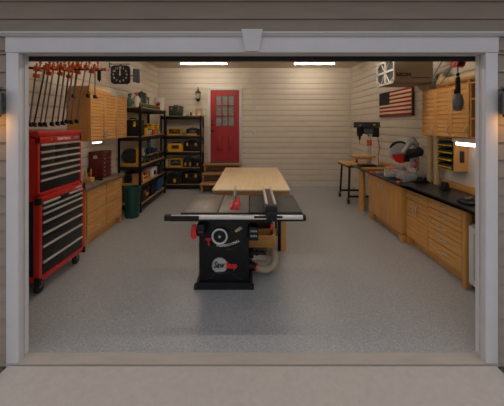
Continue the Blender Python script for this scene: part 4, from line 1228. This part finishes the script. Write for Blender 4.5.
MB().lathe([(.11, 0), (.115, .006), (.115, .022), (.10, .032), (.06, .034), (.055, .026)], (2.42, 1.15, .869), 30).build('plate', 'blackplastic', tn)
MB().box(2.36, 2.41, 1.10, 1.16, .90, .935, .008).box(2.43, 2.48, 1.17, 1.22, .90, .925, .006).each('fitting', 'dgrey', tn)
MB().tube([(2.50, 1.10, .90), (2.53, 1.07, .92), (2.56, 1.09, .88)], .009, 8).build('red_lead', 'redplastic', tn)
rt = thing('hand_tool', 'black and orange hand tool at the back of the right worktop', 'hand tool', (2.62, 1.12, .869))
MB().box(2.60, 2.73, 1.07, 1.16, .869, .905, .01).build('body', 'blackplastic', rt)
MB().cyl((2.61, 1.10, .92), (2.71, 1.12, .92), .017).build('grip', 'orange', rt)
wsc = MB().box(2.30, 2.48, .82, .90, .869, .885, .002)
tag(wsc.build('wood_strip', 'wood'), 'thin wooden strip on the black worktop by the round tool base', 'wood strip')

# bin organizer
bo = thing('bin_organizer', 'wooden wall box of green bins with yellow edges under the right wall cabinet', 'organizer', (2.70, 1.85, 1.15))
mb = MB().box(2.60, XR - .013, 1.665, 1.682, 1.14, 1.555).box(2.60, XR - .013, 1.985, 2.0, 1.14, 1.555).box(2.60, XR - .013, 1.682, 1.985, 1.14, 1.155).box(2.60, XR - .013, 1.682, 1.985, 1.54, 1.555).box(XR - .025, XR - .013, 1.682, 1.985, 1.155, 1.54)
mb.build('frame', 'woodv', bo)
for r in range(4):
    for c in range(3):
        y0 = 1.684 + c * .100; z0 = 1.157 + r * .096
        b_ = MB().box(2.58, 2.755, y0 + .003, y0 + .097, z0, z0 + .012).box(2.58, 2.592, y0 + .003, y0 + .097, z0, z0 + .055).box(2.592, 2.755, y0 + .003, y0 + .010, z0, z0 + .07).box(2.592, 2.755, y0 + .09, y0 + .097, z0, z0 + .07).build('bin', 'dgreen', bo)
        MB().box(2.576, 2.594, y0 + .004, y0 + .096, z0 + .012, z0 + .030, .002).build('label_edge', 'yellow', b_)
hg = thing('remote_control', 'small black remote hanging on the side of the bin organizer', 'remote', (2.70, 1.65, 1.30))
MB().box(2.665, 2.715, 1.640, 1.660, 1.255, 1.40, .006).build('body', 'charcoal', hg)
MB().cyl((2.69, 1.650, 1.40), (2.69, 1.664, 1.42), .006, seg=8).build('hook', 'steel', hg)
co = thing('cable_coil', 'small black cable coil hanging on the white panel above the right worktop', 'cable', (2.76, 1.12, 1.2))
mb = MB()
for k in range(4):
    mb.torus((2.745 - .008 * k, 1.06, 1.29), .075 - .006 * k, .007, 'x', 24, 6)
mb.build('coil', 'blackplastic', co)
MB().cyl((2.735, 1.06, 1.36), (XR - .01, 1.06, 1.36), .006, seg=8).build('hook', 'yellow', co)

# right wall cabinet
wu = thing('wall_cabinet', 'maple wall cabinet with three slatted doors on the right wall', 'wall cabinet', (2.62, 1.65, 1.585))
RX = 2.44
mb = MB().box(RX + .022, XR - .013, 1.185, 2.126, 1.585, 2.205)
mb.box(RX + .01, XR - .013, 1.18, 2.13, 2.205, 2.218)
mb.build('carcass', 'woodv', wu)
for a, b in ((1.187, 1.505), (1.509, 1.808), (1.812, 2.124)):
    mb = MB(); slat_front(mb, RX, -1, a, b, 1.59, 2.20, pitch=.058, stile=.035, gw=.008)
    d = mb.build('door', 'wood', wu)
    bow_handle((RX, a + .03, 1.68), -1, True, .08, 'steel', d, .006)
os_ = thing('open_wall_shelf', 'open maple wall shelf next to the slatted doors, beside the door jamb', 'wall shelf', (2.62, .95, 1.585))
mb = MB().box(RX + .01, XR - .013, 1.163, 1.180, 1.585, 2.218).box(RX + .01, XR - .013, .62, .637, 1.585, 2.218).box(XR - .03, XR - .013, .637, 1.163, 1.60, 2.20)
for z in (1.585, 1.80, 2.02, 2.20):
    mb.box(RX + .01, XR - .013, .637, 1.163, z, z + .018)
mb.build('shelf_case', 'woodv', os_)
for i, (z, h, m_, lb) in enumerate(((1.604, .13, 'green', 'green box on the lowest open wall shelf'), (1.819, .11, 'blue', 'blue box on the middle open wall shelf'), (2.039, .10, 'dgrey', 'grey box on the top open wall shelf'))):
    t = thing('small_box', lb, 'box', (2.60, 1.03, z))
    MB().box(2.50, 2.70, .96, 1.10, z, z + h * .75, .004).build('box', m_, t)
    MB().box(2.497, 2.703, .957, 1.103, z + h * .76, z + h, .004).build('lid', 'charcoal' if i else 'dgreen', t)
# ducts
dk = thing('dust_duct', 'large tan dust duct lying along the top of the right wall cabinets', 'duct', (2.62, 1.6, 2.22))
MB().cyl((2.62, .30, 2.318), (2.62, 2.20, 2.318), .056).tube(smooth([(2.62, 2.15, 2.318), (2.62, 2.32, 2.318), (2.62, 2.42, 2.33), (2.62, 2.45, 2.45), (2.62, 2.45, 3.32)], 5), .062, 16).build('trunk_pipe', 'duct', dk)
MB().cyl((2.62, 1.88, 2.30), (2.66, 2.06, 2.42), .05, .055).cyl((2.62, 1.75, 2.318), (2.62, 1.80, 2.318), .061).build('branch', 'duct', dk)
mb = MB()
for y in (.9, .93):
    mb.cyl((2.62, y, 2.318), (2.62, y + .008, 2.318), .059)
mb.each('band', 'charcoal', dk)
mb = MB()
for y in (.75, 1.35, 1.95):
    mb.box(2.57, 2.67, y, y + .03, 2.2185, 2.275)
mb.each('saddle', 'woodv', dk)
for (x, y, lb) in ((2.70, 2.36, 'tan vertical pipe farther from the bin organizer'), (2.70, 2.185, 'tan vertical pipe next to the bin organizer')):
    t = thing('dust_pipe', lb, 'pipe', (x, y, .872), 'vertical dust pipes')
    MB().cyl((x, y, .90), (x, y, 2.18), .041).build('pipe', 'duct', t)
    MB().cyl((x, y, .872), (x, y, .95), .046).cyl((x, y, 1.48), (x, y, 1.53), .046).each('collar', 'duct', t)

# flag
fl = thing('wooden_flag', 'wooden American flag hung on the right wall', 'flag', (XR - .02, 3.63, 1.92))
fy0, fy1, fz0, fz1 = 2.985, 4.30, 1.915, 2.40
n = 13; h = (fz1 - fz0) / n
cany = fy1 - (fy1 - fy0) * .36
mb = MB()
for i in range(n):
    if i % 2 == 0:
        zz = fz0 + i * h
        mb.box(XR - .040, XR - .003, fy0, cany if i >= 6 else fy1, zz, zz + h)
mb.each('red_stripe', 'redpaint', fl)
mb = MB()
for i in range(n):
    if i % 2 == 1:
        zz = fz0 + i * h
        mb.box(XR - .039, XR - .003, fy0, cany if i >= 6 else fy1, zz, zz + h)
mb.each('cream_stripe', 'cream', fl)
can = MB().box(XR - .041, XR - .003, cany + .001, fy1, fz0 + 6 * h, fz1).build('canton', 'navy', fl)
mb = MB()
for r in range(9):
    for c in range(6 if r % 2 == 0 else 5):
        y = cany + .04 + (c + (.5 if r % 2 else 0)) * (fy1 - cany - .08) / 5
        z = fz0 + 6 * h + .022 + r * (7 * h - .044) / 8
        pts = []
        for k in range(10):
            a = PI / 2 + k * PI / 5; rr = .009 if k % 2 == 0 else .0035
            pts.append((y + rr * math.cos(a), z + rr * math.sin(a)))
        mb.prism(pts, 'x', XR - .0425, XR - .040)
mb.each('star', 'cream', can)
MB().box(XR - .045, XR - .012, fy0 - .022, fy0 - .001, fz0 - .01, fz1 + .01).box(XR - .045, XR - .012, fy0 - .022, fy1, fz0 - .018, fz0 - .001).build('edge_board', 'chestred', fl)

# air filter
af = thing('air_filter', 'taupe box air filter with white grille hanging from the ceiling', 'air filter', (2.27, 2.31, 2.33))
ax0, ax1, ay0, ay1, az0, az1 = 2.0, 2.535, 2.01, 2.61, 2.335, 2.70
MB().box(ax0 + .012, ax1, ay0, ay1, az0, az1, .006).build('housing', 'taupe', af)
mb = MB()
for y in (ay0, ay1 - .03, (ay0 + ay1) / 2 - .015):
    mb.box(ax0 - .012, ax0 + .008, y, y + .03, az0 - .005, az1)
for z in (az0 - .005, az1 - .03, (az0 + az1) / 2 - .01):
    mb.box(ax0 - .012, ax0 + .008, ay0, ay1, z, z + .028)
ym, zm = (ay0 + ay1) / 2, (az0 + az1) / 2
for y_, z_ in ((ay0, az0), (ay1, az0), (ay0, az1), (ay1, az1)):
    mb.tube([(ax0 - .004, (y_ + ym) / 2, z_ + (.01 if z_ < zm else -.01)), (ax0 - .004, y_ + (.01 if y_ < ym else -.01), (z_ + zm) / 2)], .010, 6)
    mb.tube([(ax0 - .004, ym, zm), (ax0 - .004, (y_ + ym) / 2, z_ + (.01 if z_ < zm else -.01))], .008, 6)
gr = mb.build('grille', 'white', af)
MB().box(ax0 + .009, ax0 + .012, ay0 + .03, ay1 - .03, az0 + .02, az1 - .03).build('filter_pad', 'dgrey', af)
text('RIKON', .066, 'inkblack', af, 'lettering', (2.122, ay0 - .0015, 2.44), FRONT, .001, bold=.0035)
MB().box(2.22, 2.50, ay0 - .003, ay0 + .001, 2.392, 2.402).build('stripe', 'inkblack', af)
text('AIR SYSTEM', .022, 'dgrey', af, 'lettering', (2.115, ay0 - .0015, 2.398), FRONT, .001)
mb = MB()
for x in (ax0 + .06, ax1 - .06):
    for y in (ay0 + .05, ay1 - .05):
        mb.cyl((x, y, az1 - .01), (x, y, ZC - .002), .006, seg=6)
mb.each('hanger', 'steel', af)

# hanging work light from a red reel
wk = thing('hanging_work_light', 'grey bulb shaped work light hanging on a black handle near the opening', 'work light', (2.06, .81, 1.88))
wx, wy = 2.058, .81
MB().lathe([(.006, 1.878), (.030, 1.883), (.044, 1.91), (.050, 1.95), (.050, 1.985), (.040, 2.03), (.026, 2.055)], (wx, wy, 0), 22).build('shade', 'capgrey', wk)
MB().lathe([(.016, 2.05), (.022, 2.06), (.023, 2.12), (.020, 2.16), (.024, 2.17), (.020, 2.21), (.010, 2.225)], (wx, wy, 0), 18).box(wx - .034, wx - .018, wy - .01, wy + .01, 2.05, 2.10, .004).build('handle', 'blackplastic', wk)
MB().cyl((wx, wy, 2.22), (wx, wy, 2.325), .006, seg=8).build('cord', 'airblue', wk)
MB().sphere((wx, wy, 2.245), .017, seg=12).build('cord_stop', 'blackplastic', wk)
rl_ = thing('cord_reel', 'red cord reel hanging from the ceiling above the grey work light', 'reel', (2.06, .81, 2.31))
MB().lathe([(.03, -.04), (.062, -.04), (.062, -.028), (.03, -.028)], (wx, wy, 2.375), 24, 'x').lathe([(.03, .028), (.062, .028), (.062, .04), (.03, .04)], (wx, wy, 2.375), 24, 'x').each('flange', 'redplastic', rl_)
MB().lathe([(.02, -.03), (.05, -.03), (.05, .03), (.02, .03)], (wx, wy, 2.375), 24, 'x').build('drum', 'blackplastic', rl_)
MB().box(wx - .01, wx + .01, wy - .02, wy + .02, 2.39, ZC - .002).build('hanger', 'dgrey', rl_)
MB().tube(smooth([(1.93, .80, 2.43), (1.86, .80, 2.32), (1.80, .80, 2.20), (1.81, .80, 2.135), (1.86, .80, 2.135), (1.93, .80, 2.22), (1.99, .80, 2.32), (2.02, .80, 2.36)]), .0045, 8).build('air_hose', 'airblue', rl_)

# garage door tracks
for s, lb in ((-1, 'grey curved garage door track behind the left jamb'), (1, 'grey curved garage door track behind the right jamb')):
    t = thing('door_track', lb, 'door track', (s * 1.86, .2, .1), 'garage door tracks')
    x = s * 1.86
    mb = MB().box(x - .012, x + .012, .16, .20, .02, 2.75)
    mb.tube(smooth([(x, .18, 2.73), (x, .20, 2.95), (x, .32, 3.12), (x, .50, 3.17), (x, 1.6, 3.18)], 6), .016, 6)
    mb.build('track', 'steel', t)
    MB().box(x - .006, x + .006, .118, .16, .4, .44).box(x - .006, x + .006, .118, .16, 1.4, 1.44).box(x - .006, x + .006, 1.5, 1.54, 3.19, ZC - .001).each('bracket', 'steel', t)

# exterior lanterns
for s, lb in ((-1, 'grey framed outdoor wall lantern left of the garage opening'), (1, 'grey framed outdoor wall lantern right of the garage opening')):
    x = s * 1.875
    t = thing('outdoor_lantern', lb, 'lantern', (x, -.1, 1.75), 'outdoor lanterns beside the garage opening')
    mb = MB().box(x - .05, x + .05, -.06, .015, 1.82, 1.98, .004)
    for sx in (-1, 1):
        for sy in (-.215, -.065):
            mb.box(x + sx * .082 - .009, x + sx * .082 + .009, sy - .009, sy + .009, 1.80, 2.0)
    for z in (1.80, 1.985):
        for sx in (-1, 1):
            mb.box(x + sx * .082 - .009, x + sx * .082 + .009, -.224, -.056, z, z + .016)
        for sy in (-.215, -.065):
            mb.box(x - .09, x + .09, sy - .009, sy + .009, z, z + .016)
    mb.box(x - .10, x + .10, -.235, -.045, 2.0, 2.016, .003)
    mb.build('frame', 'greyplate', t)
    MB().box(x - .078, x + .078, -.21, -.07, 1.845, 1.985).build('glass', 'lanternglass', t)
    MB().lathe([(.02, 1.75), (.035, 1.765), (.035, 1.80), (.02, 1.83)], (x + s * .04, -.11, 0), 18).build('bulb', 'warmbulb', t)

# ------------------------------------------------------------------ world, camera
w = bpy.data.worlds.new('dusk'); SC.world = w; w.use_nodes = True
bg = w.node_tree.nodes['Background']
bg.inputs['Color'].default_value = (.95, .96, 1.01, 1)
bg.inputs['Strength'].default_value = .72
cam = bpy.data.cameras.new('camera'); co_ = bpy.data.objects.new('camera', cam); COL.objects.link(co_)
co_.location = (0, -ZOFF, CAMZ); co_.rotation_euler = (PI / 2, 0, 0)
cam.sensor_width = 36; cam.sensor_fit = 'HORIZONTAL'; cam.lens = 36 * 300 / 504
cam.shift_y = -(203 - 124) / 504
cam.clip_start = .05
SC.camera = co_
vs = SC.view_settings
vs.view_transform = 'Standard'; vs.look = 'None'; vs.exposure = 0.0; vs.gamma = 1.0
vs.use_curve_mapping = False
